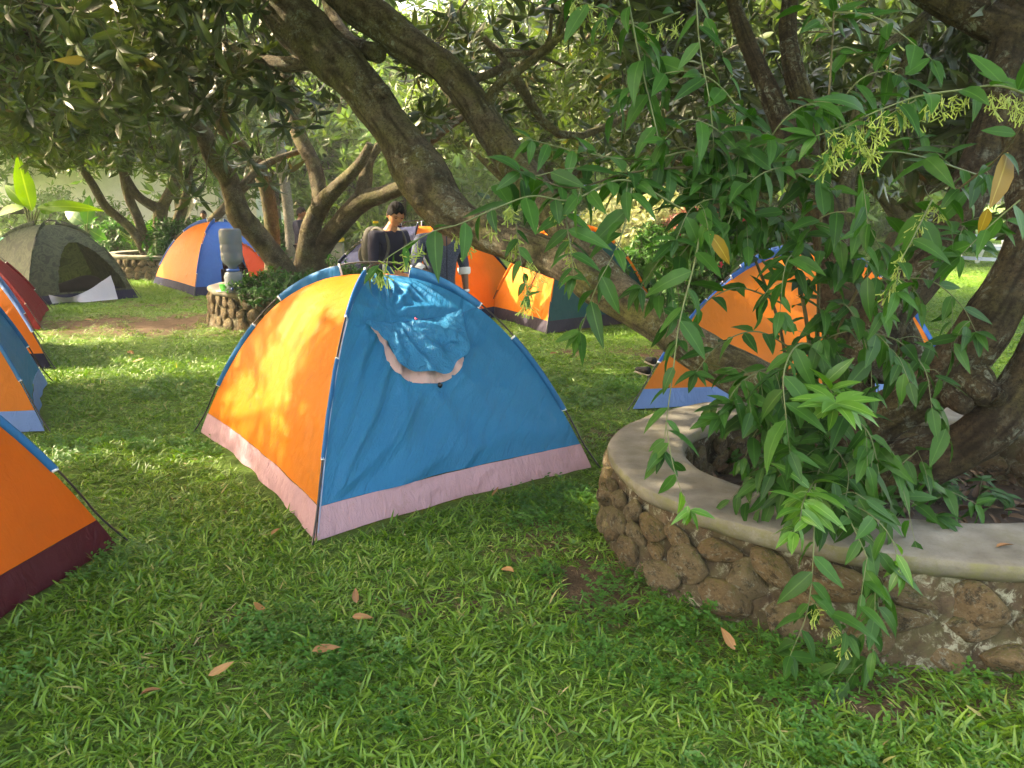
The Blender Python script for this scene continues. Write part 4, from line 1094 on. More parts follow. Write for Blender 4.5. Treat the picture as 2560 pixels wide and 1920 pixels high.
def spray_line(pts, r0=.004, r1=.0015, gap=.05, size=1.0, new=0.0, start=0.0, flowers=0.0, mat='stem', droop=.5, kids=0, term=True, both=False):
    q = catmull([tuple(P(*p)) for p in pts], 8)
    s_ = np.concatenate([[0], np.cumsum(np.linalg.norm(np.diff(q, axis=0), axis=1))]); Ltot = s_[-1]
    V, F, _ = tube(q, np.linspace(r0, r1, len(q)), 6, caps=False); part('stem', V, F, M[mat], SHR)
    x = start * Ltot + .02; side = 1
    def at(u): return np.array([np.interp(u, s_, q[:, i]) for i in range(3)])
    while x < Ltot:
        p = at(x); tg = at(min(x + .01, Ltot)) - at(max(x - .01, 0)); tg /= np.linalg.norm(tg) + 1e-9
        for rep in range(2 if both else 1):
            side = -side
            sd = np.cross(tg, [0, 0, 1]); nl = np.linalg.norm(sd)
            sd = sd / nl if nl > .25 else np.array([1, 0, 0.]) * (1 if rng.random() < .8 else -1)
            ph = rng.normal() * .6
            di = tg * rng.uniform(.15, .7) + side * (sd * math.cos(ph) + np.cross(sd, tg) * math.sin(ph)) * 1.0 + np.array([0, 0, -droop * rng.uniform(.3, 1.3)])
            di /= np.linalg.norm(di)
            isnew = x > Ltot * (1 - new) if new else False
            sc = size * rng.uniform(.7, 1.2) * (1.0 if x < Ltot * .85 else .7)
            upv = np.array([rng.normal() * .35, -0.45 + rng.normal() * .3, 1.0])
            leaves.append((p, 'jasnew' if isnew else 'jas', Matrix.Translation(p) @ basis(di, upv, rng.normal() * .25).to_4x4() @ Matrix.Diagonal([sc] * 3 + [1])))
        if rng.random() < flowers: flower_cluster(p + np.array([0, 0, -.012]) + rng.normal(size=3) * .008, rng.integers(6, 13))
        if kids and rng.random() < kids:
            d = side * sd * .6 + tg * .5 + np.array([0, 0, -.3 + rng.normal() * .3]); l = rng.uniform(.1, .25) * size
            e = p + d * l; V, F, _ = tube(catmull([p, p + d * l * .5 + np.array([0, 0, .02]), e], 4), np.linspace(r1 * 1.3, .001, 9), 5, caps=False); part('stem', V, F, M['stem'], SHR)
            for k in range(4):
                pp = p + d * l * (k + 1) / 4
                dd = d * .8 + rng.normal(size=3) * .6 + np.array([0, 0, -droop * .7]); dd /= np.linalg.norm(dd)
                leaves.append((pp, 'jas', Matrix.Translation(pp) @ basis(dd, np.array([rng.normal() * .35, -.4, 1]), rng.normal() * .3).to_4x4() @ Matrix.Diagonal([size * rng.uniform(.6, 1)] * 3 + [1])))
        x += gap * rng.uniform(.7, 1.35)
    if term:
        for k in range(5):
            dd = tg * .7 + rng.normal(size=3) * .5; dd /= np.linalg.norm(dd)
            leaves.append((q[-1], 'jasnew' if new else 'jas', Matrix.Translation(q[-1]) @ basis(dd, (rng.normal() * .3, -.5, 1), 0).to_4x4() @ Matrix.Diagonal([size * rng.uniform(.5, .8)] * 3 + [1])))
S = spray_line
# woody stems from the soil
S([(2008, 1250, 3.0, ), (2015, 1100, 3.02), (2025, 900, 3.05), (2000, 720, 3.05), (1940, 560, 3.0), (1890, 450, 2.95), (1870, 300, 2.9)], .011, .004, .07, 1.0, start=.3, mat='woodstem', kids=.3)
S([(2022, 1250, 3.05), (2040, 1000, 3.1), (2045, 800, 3.1), (2050, 600, 3.0), (2060, 400, 2.95), (2075, 200, 2.9), (2085, 30, 2.9)], .009, .003, .07, .9, start=.2, mat='woodstem', kids=.25)
S([(2050, 1255, 3.1), (2060, 1000, 3.0), (2080, 870, 2.95), (2160, 700, 2.9), (2290, 560, 2.8), (2400, 470, 2.7), (2500, 390, 2.6), (2570, 290, 2.5)], .008, .0025, .055, 1.0, start=.35, mat='woodstem', droop=.6)
S([(1990, 1240, 3.05), (1975, 1000, 3.1), (1950, 820, 3.1), (1900, 680, 3.05), (1850, 560, 3.0), (1800, 430, 2.95), (1690, 420, 2.8), (1560, 435, 2.7), (1430, 470, 2.6), (1300, 430, 2.5)], .008, .002, .045, 1.05, start=.45, mat='woodstem', droop=.55, kids=.25)
# arching spray that crosses the men, left end
S([(1700, 520, 2.7), (1560, 450, 2.6), (1430, 500, 2.5), (1330, 490, 2.45), (1230, 525, 2.4), (1150, 560, 2.38), (1080, 580, 2.35), (990, 630, 2.3), (940, 668, 2.3)], .004, .0012, .05, .9, flowers=.4, droop=.5, start=.15)
S([(1290, 560, 2.5), (1300, 640, 2.45), (1320, 740, 2.4)], .002, .001, .035, .5, flowers=.9, droop=.9)
S([(1410, 520, 2.5), (1425, 610, 2.45), (1435, 690, 2.4)], .003, .001, .05, .85, flowers=.6, droop=.4, both=True)
S([(1580, 470, 2.6), (1550, 600, 2.5), (1490, 720, 2.45), (1450, 830, 2.45)], .003, .001, .05, 1.0, droop=.6)
S([(1760, 500, 2.8), (1740, 640, 2.6), (1700, 800, 2.5), (1680, 950, 2.45), (1665, 1060, 2.42), (1660, 1130, 2.4)], .004, .001, .06, 1.0, droop=.65, flowers=.08)
S([(1665, 1060, 2.42), (1680, 1150, 2.35), (1700, 1220, 2.3), (1725, 1275, 2.28)], .002, .001, .05, .85, droop=.7, new=.35)
S([(1850, 560, 3.0), (1740, 600, 2.9), (1660, 640, 2.8), (1600, 720, 2.7)], .004, .001, .045, 1.0, droop=.5, kids=.3)
S([(1960, 760, 3.0), (1850, 720, 2.9), (1760, 760, 2.8), (1700, 850, 2.7)], .004, .001, .06, .85, droop=.5)
S([(2020, 900, 3.0), (1900, 830, 2.9), (1800, 860, 2.8), (1740, 930, 2.7)], .004, .001, .06, .85, droop=.5)
S([(2020, 960, 3.0), (1930, 920, 2.85), (1850, 960, 2.75), (1800, 1040, 2.7)], .004, .001, .04, 1.0, droop=.5, kids=.3)
S([(2030, 1060, 3.0), (1960, 1010, 2.9), (1890, 1080, 2.8), (1860, 1150, 2.8)], .004, .001, .04, 1.0, droop=.5, kids=.3)
S([(2040, 1000, 3.0), (2060, 960, 2.8), (2090, 1000, 2.6), (2080, 1010, 2.55)], .004, .001, .035, 1.1, droop=.2, new=.6, both=True)
for k in range(11):
    a = k * 2.4; p = P(2088, 1008, 2.5); di = Vector((math.cos(a), math.sin(a) * .5 - .2, .28 - .3 * (k % 3) * .6)).normalized()
    leaves.append((np.array(p), 'jasnew', Matrix.Translation(p) @ basis(di, (0, -.6, 1), 0).to_4x4() @ Matrix.Diagonal([1.12] * 3 + [1])))
S([(2050, 1100, 2.95), (2100, 1040, 2.8), (2170, 1080, 2.7), (2200, 1200, 2.65), (2210, 1290, 2.6)], .004, .001, .04, 1.05, droop=.6, kids=.3)
S([(2030, 1150, 2.95), (2080, 1120, 2.8), (2120, 1180, 2.65), (2110, 1270, 2.55)], .004, .001, .04, 1.05, droop=.6, kids=.3)
S([(2080, 880, 2.95), (2000, 860, 2.75), (1960, 930, 2.6), (1965, 1040, 2.5), (1975, 1130, 2.5)], .004, .001, .045, 1.1, droop=.6)
S([(2150, 830, 3.0), (2240, 850, 2.9), (2310, 920, 2.8), (2330, 1020, 2.75)], .004, .001, .05, 1.0, droop=.6, kids=.2)
S([(2200, 700, 3.2), (2320, 700, 3.1), (2400, 760, 3.0), (2440, 830, 2.9)], .004, .001, .05, 1.05, droop=.5, kids=.3)
S([(2300, 1120, 3.0), (2240, 1180, 2.9), (2260, 1240, 2.8), (2340, 1290, 2.75)], .003, .001, .05, 1.0, droop=.3, kids=.2)
S([(2200, 1250, 3.1), (2290, 1200, 3.0), (2380, 1230, 2.95), (2440, 1260, 2.9)], .003, .001, .05, 1.0, droop=.1, kids=.2)
for pts_ in ([(2030, 900, 3.0), (2080, 840, 2.9), (2180, 830, 2.8), (2250, 900, 2.75)], [(2030, 1180, 3.0), (1990, 1120, 2.85), (1930, 1130, 2.8), (1900, 1200, 2.78)], [(2050, 1200, 3.0), (2120, 1130, 2.8), (2200, 1120, 2.75), (2260, 1190, 2.72)],
             [(2060, 700, 3.0), (2130, 640, 2.85), (2190, 690, 2.75), (2210, 780, 2.7)], [(1990, 620, 3.0), (2060, 540, 2.8), (2150, 540, 2.7), (2200, 620, 2.65)],
             [(1880, 420, 2.9), (1960, 300, 2.8), (2040, 260, 2.8), (2110, 320, 2.75)], [(1880, 420, 2.9), (1800, 330, 2.8), (1720, 300, 2.75), (1660, 350, 2.7)], [(2040, 460, 3.0), (1950, 420, 2.8), (1860, 470, 2.7), (1820, 560, 2.65)],
             [(1850, 560, 3.0), (1800, 500, 2.8), (1730, 520, 2.7), (1690, 600, 2.65)], [(2070, 300, 2.9), (2150, 200, 2.8), (2230, 180, 2.8), (2290, 240, 2.7)], [(2040, 820, 3.0), (2110, 760, 2.9), (2170, 880, 2.8), (2180, 980, 2.75)],
             [(2040, 1080, 3.0), (1960, 1060, 2.8), (1900, 1010, 2.75), (1830, 1010, 2.7)], [(2070, 1230, 3.0), (2010, 1180, 2.75), (1960, 1220, 2.7)], [(2300, 620, 3.2), (2330, 560, 3.0), (2400, 560, 2.9), (2450, 620, 2.8)]):
    S(pts_, .0035, .001, .042, 1.0, droop=.5, kids=.35)
# sprays falling over the rim
S([(2055, 1150, 2.8), (2035, 1230, 2.55), (2035, 1330, 2.40), (2030, 1440, 2.34), (2015, 1540, 2.31), (1975, 1640, 2.29)], .0035, .0012, .042, 1.1, droop=.65, start=.3)
S([(2050, 1180, 2.75), (2010, 1250, 2.45), (2000, 1300, 2.38), (1985, 1330, 2.35)], .003, .001, .03, 1.0, droop=.2, new=.7, both=True)
S([(2060, 1160, 2.8), (2120, 1290, 2.45), (2170, 1400, 2.36), (2195, 1500, 2.33), (2185, 1580, 2.31), (2170, 1650, 2.3)], .003, .0012, .038, .95, droop=.6, start=.25, kids=.3)
S([(2025, 1500, 2.32), (2080, 1540, 2.3), (2120, 1590, 2.29)], .002, .001, .04, .9, droop=.6, flowers=.5)
S([(2110, 1250, 2.6), (2180, 1290, 2.42), (2230, 1350, 2.36), (2250, 1430, 2.34)], .0025, .001, .035, .85, droop=.5, new=.3)
# upper right
S([(2600, 250, 2.4), (2500, 215, 2.35), (2400, 225, 2.3), (2300, 240, 2.28), (2200, 275, 2.25), (2120, 310, 2.25), (2040, 340, 2.25)], .004, .0012, .05, 1.0, flowers=.95, droop=-.25)
S([(2290, 250, 2.28), (2220, 290, 2.26), (2170, 340, 2.26), (2150, 385, 2.26)], .002, .0008, .03, .45, flowers=1.0, droop=.5)
S([(2160, 290, 2.26), (2090, 340, 2.25), (2060, 400, 2.25)], .002, .0008, .025, .4, flowers=1.0, droop=.5)
S([(2450, 440, 2.9), (2330, 400, 2.8), (2240, 380, 2.7), (2160, 390, 2.65), (2110, 410, 2.6)], .004, .001, .05, 1.1, droop=.3, kids=.3)
S([(2330, 500, 2.65), (2280, 600, 2.5), (2250, 660, 2.45), (2240, 730, 2.42)], .003, .001, .045, 1.0, flowers=.75, droop=.4)
S([(2550, 500, 2.5), (2480, 560, 2.5), (2400, 640, 2.5)], .003, .001, .05, 1.1, droop=.6)
S([(1570, 0, 2.9), (1600, 150, 2.9), (1640, 320, 2.85), (1660, 420, 2.8)], .004, .002, .06, 1.0, droop=.4, kids=.3)
S([(1740, -20, 2.9), (1750, 120, 2.85), (1775, 260, 2.8), (1785, 370, 2.8)], .003, .002, .05, .95, droop=.4, kids=.3)
S([(1900, 460, 2.9), (1760, 380, 2.9), (1600, 400, 2.8), (1450, 380, 2.75), (1330, 350, 2.7)], .005, .0015, .045, 1.0, droop=.5, kids=.35)
S([(1870, 300, 2.9), (1780, 200, 2.9), (1680, 180, 2.9), (1560, 230, 2.9)], .004, .001, .05, 1.0, droop=.5, kids=.3, flowers=.2)
S([(1700, 30, 3.0), (1600, 60, 3.0), (1500, 20, 3.0), (1400, -10, 3.0)], .004, .001, .05, 1.0, droop=.6, kids=.3, flowers=.4)
S([(2060, 420, 3.0), (1960, 360, 2.9), (1860, 380, 2.85), (1750, 460, 2.8), (1640, 480, 2.8)], .004, .001, .045, 1.0, droop=.5, kids=.3)
S([(1940, 560, 3.0), (1870, 530, 2.9), (1780, 560, 2.8), (1700, 640, 2.75), (1650, 730, 2.7)], .004, .001, .045, 1.0, droop=.5, kids=.3)
S([(2085, 30, 2.9), (2180, 40, 2.8), (2260, 90, 2.75), (2330, 150, 2.7)], .004, .001, .05, 1.0, droop=.4, kids=.3)
S([(2000, 700, 3.0), (1980, 640, 2.8), (1960, 680, 2.7), (1950, 780, 2.7)], .003, .001, .045, 1.0, droop=.7, kids=.2)
S([(1200, 510, 2.6), (1240, 460, 2.6), (1340, 440, 2.6), (1450, 420, 2.65), (1600, 450, 2.7)], .003, .001, .05, 1.0, droop=.6, kids=.2)
# two odd yellow leaves and the big mango leaves by the right edge
def one_leaf(root, key, px, py, Y, di, sc, up=(0, -1, .4)):
    p = P(px, py, Y); o = place('leaf', random.choice(LEAF_MESH[key]), Matrix.Translation(p) @ basis(di, up, 0).to_4x4() @ Matrix.Diagonal([sc, sc * 1.2, sc, 1]), root)
    return o
o = one_leaf(SHR, 'yellow', 1775, 585, 2.5, (.7, .1, -.75), 1.15); o['label'] = 'yellow leaf'
o = one_leaf(SHR, 'yellow', 2520, 380, 2.6, (-.3, -.35, -.85), 1.75, (.5, -1, .2)); o['label'] = 'large yellow leaf'
o = one_leaf(SHR, 'yellow', 2470, 520, 2.6, (-.08, .1, -.9), .8); o['label'] = 'small yellow leaf'
key = np.array([np.linalg.norm(p - np.array([0, 0, CAM_H])) + (0 if -60 < proj(p)[0] < 2620 and -60 < proj(p)[1] < 1980 else 50) for p, _, _ in leaves])
order = np.argsort(key)
for j in order[:290]:
    p, k_, Mx = leaves[j]; place('leaf', random.choice(LEAF_MESH[k_]), Mx, SHR)
for k_ in ('jas', 'jasnew'):
    mb = MB()
    for j in order[290:]:
        p, kk, Mx = leaves[j]
        if kk != k_: continue
        me = random.choice(LEAF_MESH[kk]); V = np.array([v.co[:] for v in me.vertices]); Mn = np.array(Mx)
        V = V @ Mn[:3, :3].T + Mn[:3, 3]; F = [tuple(f.vertices) for f in me.polygons]
        rb = np.zeros(len(V)); me.attributes['rib'].data.foreach_get('value', rb)
        mb.add(V, F, rib=rb, v=np.full(len(V), random.random()))
    if mb.n: mb.build('leaves', M['jasmine' if k_ == 'jas' else 'jasnew'], SHR, kind='stuff')
print('shrub leaves', len(leaves))
# ================================================================= background
SP_J = [spray_mesh('leaf_spray_shrub', 400 + k, M['jasmine'], 7, 0.11, 0.019, 7, 0.3, 0.6) for k in range(3)]
M['palebush'] = leafmat('variegated_leaf', (0.30, 0.36, 0.12), (0.5, 0.5, 0.25), None, 0.35, 0.5, (0.4, 0.4, 0.2), (1.2, 1.2, .7))
M['redbush'] = leafmat('red_brown_leaf', (0.16, 0.05, 0.03), (0.28, 0.10, 0.05), None, 0.3, 0.5, (0.3, 0.1, 0.1), (1.2, .9, .7))
SP_P = [spray_mesh('leaf_spray_pale', 500 + k, M['palebush'], 8, 0.16, 0.03, 7, 0.5, 0.6, (0, .45, 1.0)) for k in range(2)]
SP_R = [spray_mesh('leaf_spray_red', 520 + k, M['redbush'], 8, 0.2, 0.018, 8, 0.4, 0.6, (0, .45, 1.0)) for k in range(2)]
def bg_tree(x, y, h, r, label, z0=2.0, n=260, tr=.2, sp=None, sc=1.5, kind='tree', grp='trees at the far side of the lawn', mat='barkmid', name='broadleaf_tree'):
    lm = [('trunk', [(x, y, -.05, tr), (x + .1 * r * rng.normal(), y, h * .3, tr * .75), (x + .12 * r * rng.normal(), y, h * .6, tr * .5), (x, y, h * .85, tr * .25)], 4)]
    for k in range(5):
        a = k * 1.256 + rng.uniform(0, .6); z1 = h * rng.uniform(.25, .45)
        lm.append(('branch', [(x, y, z1, tr * .5), (x + .35 * r * math.cos(a), y + .35 * r * math.sin(a), z1 + h * .18, tr * .35), (x + .75 * r * math.cos(a), y + .75 * r * math.sin(a), z1 + h * .33, tr * .15)], 4))
    bl = [(x, y, (z0 + h) / 2, r * .75, r * .75, (h - z0) / 2)]
    for k in range(5):
        a = k * 1.256 + rng.uniform(0, 1); bl.append((x + r * .6 * math.cos(a), y + r * .6 * math.sin(a), z0 + (h - z0) * rng.uniform(.15, .7), r * .5, r * .5, (h - z0) * .28))
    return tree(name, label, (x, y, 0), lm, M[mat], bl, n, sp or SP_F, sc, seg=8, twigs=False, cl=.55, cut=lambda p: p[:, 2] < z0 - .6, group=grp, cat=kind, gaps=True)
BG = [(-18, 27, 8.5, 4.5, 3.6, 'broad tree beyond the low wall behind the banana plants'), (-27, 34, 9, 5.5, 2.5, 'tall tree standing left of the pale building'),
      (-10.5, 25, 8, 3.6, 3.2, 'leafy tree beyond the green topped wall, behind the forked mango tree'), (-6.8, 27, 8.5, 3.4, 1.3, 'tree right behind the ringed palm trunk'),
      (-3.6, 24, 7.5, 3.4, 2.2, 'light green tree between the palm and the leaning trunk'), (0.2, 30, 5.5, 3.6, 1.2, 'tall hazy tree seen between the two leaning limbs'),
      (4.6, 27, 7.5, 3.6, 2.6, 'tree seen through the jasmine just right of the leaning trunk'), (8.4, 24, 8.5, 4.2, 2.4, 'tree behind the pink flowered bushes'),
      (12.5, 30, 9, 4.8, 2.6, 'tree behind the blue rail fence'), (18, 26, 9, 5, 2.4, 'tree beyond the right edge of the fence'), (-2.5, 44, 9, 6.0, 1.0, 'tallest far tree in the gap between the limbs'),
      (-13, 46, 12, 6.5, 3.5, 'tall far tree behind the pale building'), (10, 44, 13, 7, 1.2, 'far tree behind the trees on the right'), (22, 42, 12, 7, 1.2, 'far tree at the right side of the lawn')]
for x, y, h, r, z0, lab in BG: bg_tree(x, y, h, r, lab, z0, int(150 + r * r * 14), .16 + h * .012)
# mid distance mango trees on the right, seen through the shrub
for x, y, h, r, z0, n_, lab in ((3.3, 11.5, 5.0, 2.6, 2.25, 900, 'mango tree with forked brown trunk behind the orange tent'), (6.4, 12.8, 5.2, 2.6, 2.7, 700, 'mango tree above the pink flowered bushes'), (0.6, 15.5, 5.5, 2.4, 2.6, 600, 'mango tree beyond the green and orange tent')):
    lm = [('trunk', [(x, y, -.05, .2), (x - .1, y, .8, .16), (x + .15, y, 1.5, .14), (x + .1, y, 2.3, .11), (x + .3, y, 3.4, .07)], 5)]
    for k in range(5):
        a = k * 1.256 + .7; lm.append(('branch', [(x + .05, y, 1.1 + .15 * k, .1), (x + .8 * math.cos(a), y + .8 * math.sin(a), 2.1, .08), (x + 1.7 * math.cos(a), y + 1.7 * math.sin(a), 3.0, .05), (x + 2.3 * math.cos(a), y + 2.2 * math.sin(a), 3.8, .03)], 5))
    tree('mango_tree', lab, (x, y, 0), lm, M['barkmid'], [(x, y, 4.0, r, r, 1.0), (x - 1.2, y - .8, 3.2, 1.3, 1.2, .7), (x + 1.2, y - .8, 3.2, 1.3, 1.2, .7), (x, y - 1.5, 3.3, 1.5, 1.0, .7)], n_, SP_M, 1.1, seg=10, cl=.4, cut=lambda p, z=z0: p[:, 2] < z)
def bush(name, label, c_, r, h, n, sp, sc, grp=None, flowers=0, fm=None, cat='bush'):
    t = thing(name, label, cat, c_, grp)
    d = rng.normal(size=(n, 3)); d /= np.linalg.norm(d, axis=1)[:, None]; d[:, 2] = np.abs(d[:, 2])
    rr = rng.uniform(.3, 1, n) ** .5; p = np.array(c_) + d * rr[:, None] * np.array([r, r * .8, h]) + rng.normal(size=(n, 3)) * .05
    p[:, 2] = np.maximum(p[:, 2], .03)
    ro = [(Vector((v[0], v[1], v[2] + .5)).normalized().to_track_quat('Z', 'Y').to_matrix() @ Matrix.Rotation(random.uniform(0, 6.28), 3, 'Z')).to_euler()[:] for v in d]
    scatter('foliage', p, np.array(ro), rng.uniform(.7, 1.2, n) * sc, sp, t)
    mb = MB()
    for k in range(7):
        a = k * .9; V, F, _ = tube([(c_[0] + .04 * math.cos(a), c_[1] + .04 * math.sin(a), 0), (c_[0] + r * .3 * math.cos(a), c_[1] + r * .3 * math.sin(a), h * .5), (c_[0] + r * .6 * math.cos(a), c_[1] + r * .6 * math.sin(a), h * .9)], [.02, .014, .006], 5); mb.add(V, F)
    mb.build('stems', M['twig'], t)
    for k in range(flowers):
        j = int(rng.integers(0, n)); q = p[j] + d[j] * .12; q[1] -= .08
        mb = MB()
        for e in range(6):
            a = e * 1.047; V, F, rb = leaf(.05, .02, .3, .2, (0, .5, 1)); R = np.array(basis((math.cos(a), -.4, math.sin(a)), (0, -1, 0))); mb.add(V @ R.T + q, F)
        mb.build('flower', fm, t)
    return t
bush('flowering_bush', 'dark green bush with pink flowers just behind the top of the big orange tent', (2.95, 10.3, 0), .9, 1.35, 330, SP_J, 1.0, 'pink flowered bushes', 14, M['pink'])
bush('flowering_bush', 'pink flowered bush to the right, between the tree trunks', (3.95, 11.0, 0), .8, 1.4, 300, SP_J, 1.0, 'pink flowered bushes', 9, M['pink'])
bush('flowering_bush', 'leftmost pink flowered bush, partly behind the jasmine sprays', (2.2, 11.4, 0), .7, 1.15, 260, SP_J, 1.0, 'pink flowered bushes', 6, M['pink'])
bush('variegated_bush', 'pale yellow variegated bush beyond the green and orange tent', (3.6, 22, 0), 1.6, 1.6, 200, SP_P, 1.4)
bush('red_leaved_bush', 'red brown leaved bush beside the pale variegated bush', (5.0, 21, 0), .9, 1.3, 130, SP_R, 1.1)
bush('round_bush', 'green bush in front of the low wall behind the blue and orange tent', (-6.2, 19.6, 0), .9, .9, 130, SP_J, 1.6, 'low green bushes by the wall')
bush('round_bush', 'green bush at the foot of the wall behind the camouflage tent', (-9.9, 19.8, 0), 1.0, .9, 150, SP_J, 1.6, 'low green bushes by the wall')
bush('round_bush', 'low bush growing out of the farthest planter', (-7.4, 17.3, .3), .6, .6, 90, SP_J, 1.4, 'low green bushes by the wall')
bush('planter_plant', 'leafy green plant spilling over the rim beside the water dispenser', (-3.0, 10.05, .42), .6, .20, 110, SP_J, .6, None, cat='plant')
bush('planter_plant', 'leafy plant at the foot of the brown trunks, above the central tent', (-2.2, 10.2, .42), .55, .3, 80, SP_J, .6, None, cat='plant')
bush('roadside_hedge', 'leafy hedge in front of the pale building at the left', (-15.5, 26, 0), 2.6, 1.5, 200, SP_F, .9, cat='hedge')
bush('roadside_hedge', 'bright green hedge beyond the lawn in the gap at the centre', (-1.0, 26, 0), 3.2, 1.5, 320, SP_F, 1.0, cat='hedge')
bush('roadside_hedge', 'hedge in the background to the right of the ringed palm', (-5.2, 30, 0), 3.0, 1.8, 320, SP_F, 1.0, cat='hedge')
bush('roadside_hedge', 'hedge closing the lawn behind the rail fence', (14, 34, 0), 5, 2.2, 420, SP_F, 1.1, cat='hedge')
bush('roadside_hedge', 'hedge on the right side behind the pink flowered bushes', (7, 30, 0), 4, 2.0, 360, SP_F, 1.1, cat='hedge')
for k in range(5):
    q = P([1640, 1740, 2480, 2520, 1510][k], [1520, 1585, 1690, 1640, 1240][k], 2.6); q = G([1620, 1740, 2430, 2530, 1500][k], [1500, 1590, 1690, 1700, 1400][k])
# palm trunk
def plantlet(label, x, y, z, n, L_, sc):
    t = thing('leafy_seedling', label, 'plant', (x, y, z), 'seedlings in the near planter')
    for k in range(n):
        a = k * 2.4; q = np.array([x + .1 * math.cos(a) * rng.uniform(0, 1), y + .1 * math.sin(a) * rng.uniform(0, 1), z]); e = q + np.array([math.cos(a) * L_ * .5, math.sin(a) * L_ * .5, L_ * rng.uniform(.4, .9)])
        V, F, _ = tube(catmull([q, (q + e) / 2 + np.array([0, 0, .04]), e], 4), .0025, 5, caps=False); part('stem', V, F, M['stem'], t)
        for f in (.45, .7, .9, 1.0):
            for s_ in (-1, 1):
                b = a + s_ * 1.3 + rng.normal() * .4; pp = q * (1 - f) + e * f + np.array([0, 0, .04 * f * (1 - f) * 4]); place('leaf', random.choice(LEAF_MESH['jas']), Matrix.Translation(pp) @ basis((math.cos(b), math.sin(b), -.1 + rng.normal() * .2), (0, -.3, 1), 0).to_4x4() @ Matrix.Diagonal([sc * rng.uniform(.6, 1)] * 3 + [1]), t)
for k, (px, py, Y, lab) in enumerate(((2330, 1270, 2.98, 'seedling on the planter soil right of the hanging sprays'), (2440, 1275, 3.0, 'rightmost seedling on the planter soil near the inner rim'), (2240, 1240, 3.1, 'seedling at the foot of the lowest thick limb'), (1900, 1190, 3.4, 'seedling just inside the left part of the round planter'))):
    p = G(px, py, .12); plantlet(lab, p.x, p.y + .05, .12, 7, .16, .75)
def ringed_trunk(label, px, Y, r, h, lean):
    p0 = P(px, 600, Y); x0 = p0.x
    t = thing('palm_tree', label, 'palm tree', (x0, Y, 0), 'palm trees at the far wall')
    z = np.linspace(-.05, h, 90); pts = np.stack([x0 - lean * z + .05 * np.sin(z), np.full(90, Y), z], 1)
    rad = r * (1 - .25 * z / h) * (1 + .05 * np.sign(np.sin(z * 28))) + .05 * np.exp(-z * 3)
    V, F, cr = tube(pts, rad, 14, amp=.04, fr=6); part('trunk', V, F, M['barkpale'], t, attrs={'crack': cr * .3})
    top = pts[-1]
    for k in range(14):
        a = k * 2.4; frond(t, top, (math.cos(a), math.sin(a), .5 - .1 * (k % 5)), 2.6, .5, M['farleaf'])
def frond(root, base, di, Lg, ll, mat, n=26, droop=.9):
    di = np.array(di, float); di /= np.linalg.norm(di); base = np.array(base, float); mb = MB()
    pts = np.array([base + di * Lg * t + np.array([0, 0, -droop * Lg * .45 * t * t]) for t in np.linspace(0, 1, n)])
    V, F, _ = tube(pts, np.linspace(.014, .003, n), 5, caps=False); mb.add(V, F, rib=np.ones(len(V)), v=np.zeros(len(V)))
    rv = rng.random()
    for i in range(3, n):
        tg = pts[i] - pts[i - 1]; tg /= np.linalg.norm(tg); sd = np.cross(tg, [0, 0, 1]); sd /= np.linalg.norm(sd) + 1e-9
        for s_ in (-1, 1):
            l = ll * math.sin(pi * (i / n) ** .7 * .93 + .1); V, F, rb = leaf(l, .016 + .01 * ll, .5, .3, (0, .4, 1))
            R = np.array(basis(sd * s_ * .85 + tg * .6 + np.array([0, 0, -.15]), (0, 0, 1))); mb.add(V @ R.T + pts[i], F, rib=rb, v=np.full(len(V), rv))
    return mb.build('frond', mat, root)
ringed_trunk('slim ringed palm trunk standing behind the brown mango stems', 727, 19.0, .13, 9.0, .045)
ringed_trunk('second, thinner palm trunk farther back, left of the ringed palm', 697, 26.0, .11, 9.0, .02)
def palm_plant(label, x, y, n, Lg, ll):
    t = thing('palm_plant', label, 'palm plant', (x, y, 0), 'feathery palm plants by the low wall')
    for k in range(n):
        a = k * 2.4 + .3; frond(t, (x + .06 * math.cos(a), y + .06 * math.sin(a), .02), (math.cos(a) * .55, math.sin(a) * .45, 1.0), Lg * rng.uniform(.75, 1.1), ll, M['banana'] if k % 3 else M['jasmine'], 22, .6)
for lab, x, y, n, Lg, ll in (('feathery palm beside the banana plant', -9.9, 16.6, 9, 1.3, .35), ('feathery palm right of the camouflage tent', -8.9, 19.3, 10, 1.9, .42), ('feathery palm left of the bent trunk behind the orange tent panel', -7.0, 19.4, 10, 1.9, .4), ('feathery palm near the ringed palm trunk', -5.4, 22, 9, 2.0, .45)):
    palm_plant(lab, x, y, n, Lg, ll)
# banana plants
def banana(label, px, Y, spec, mat, h0=1.0):
    p0 = P(px, 600, Y); t = thing('banana_plant', label, 'banana plant', (p0.x, Y, 0), 'banana plants')
    V, F, _ = tube([(p0.x, Y, 0), (p0.x, Y, h0 * .6), (p0.x + .01, Y, h0)], [.085, .07, .045], 10); part('stem', V, F, M['stem'], t)
    for (bx, by, tx, ty, W, dr, roll) in spec:
        a = P(bx, by, Y); b = P(tx, ty, Y); d = b - a; Lg = d.length
        rows = tuple(np.linspace(0, 1, 15)); V, F, rb = leaf(Lg * 1.05, W, dr, .18, rows, 0, .8)
        V[:, 2] += .012 * np.sin(V[:, 0] * 60) * np.abs(V[:, 1]) / W
        R = np.array(basis(d, (0, -1, .35), roll)); part('leaf', V @ R.T + np.array(a), F, mat, t, attrs={'rib': rb, 'v': np.full(len(V), rng.random())})
        V, F, _ = tube([(p0.x, Y, h0 * .95), tuple((Vector((p0.x, Y, h0)) + a) / 2 + Vector((0, 0, .03))), tuple(a)], [.035, .022, .014], 6, caps=False); part('leaf_stalk', V, F, M['stem'], t)
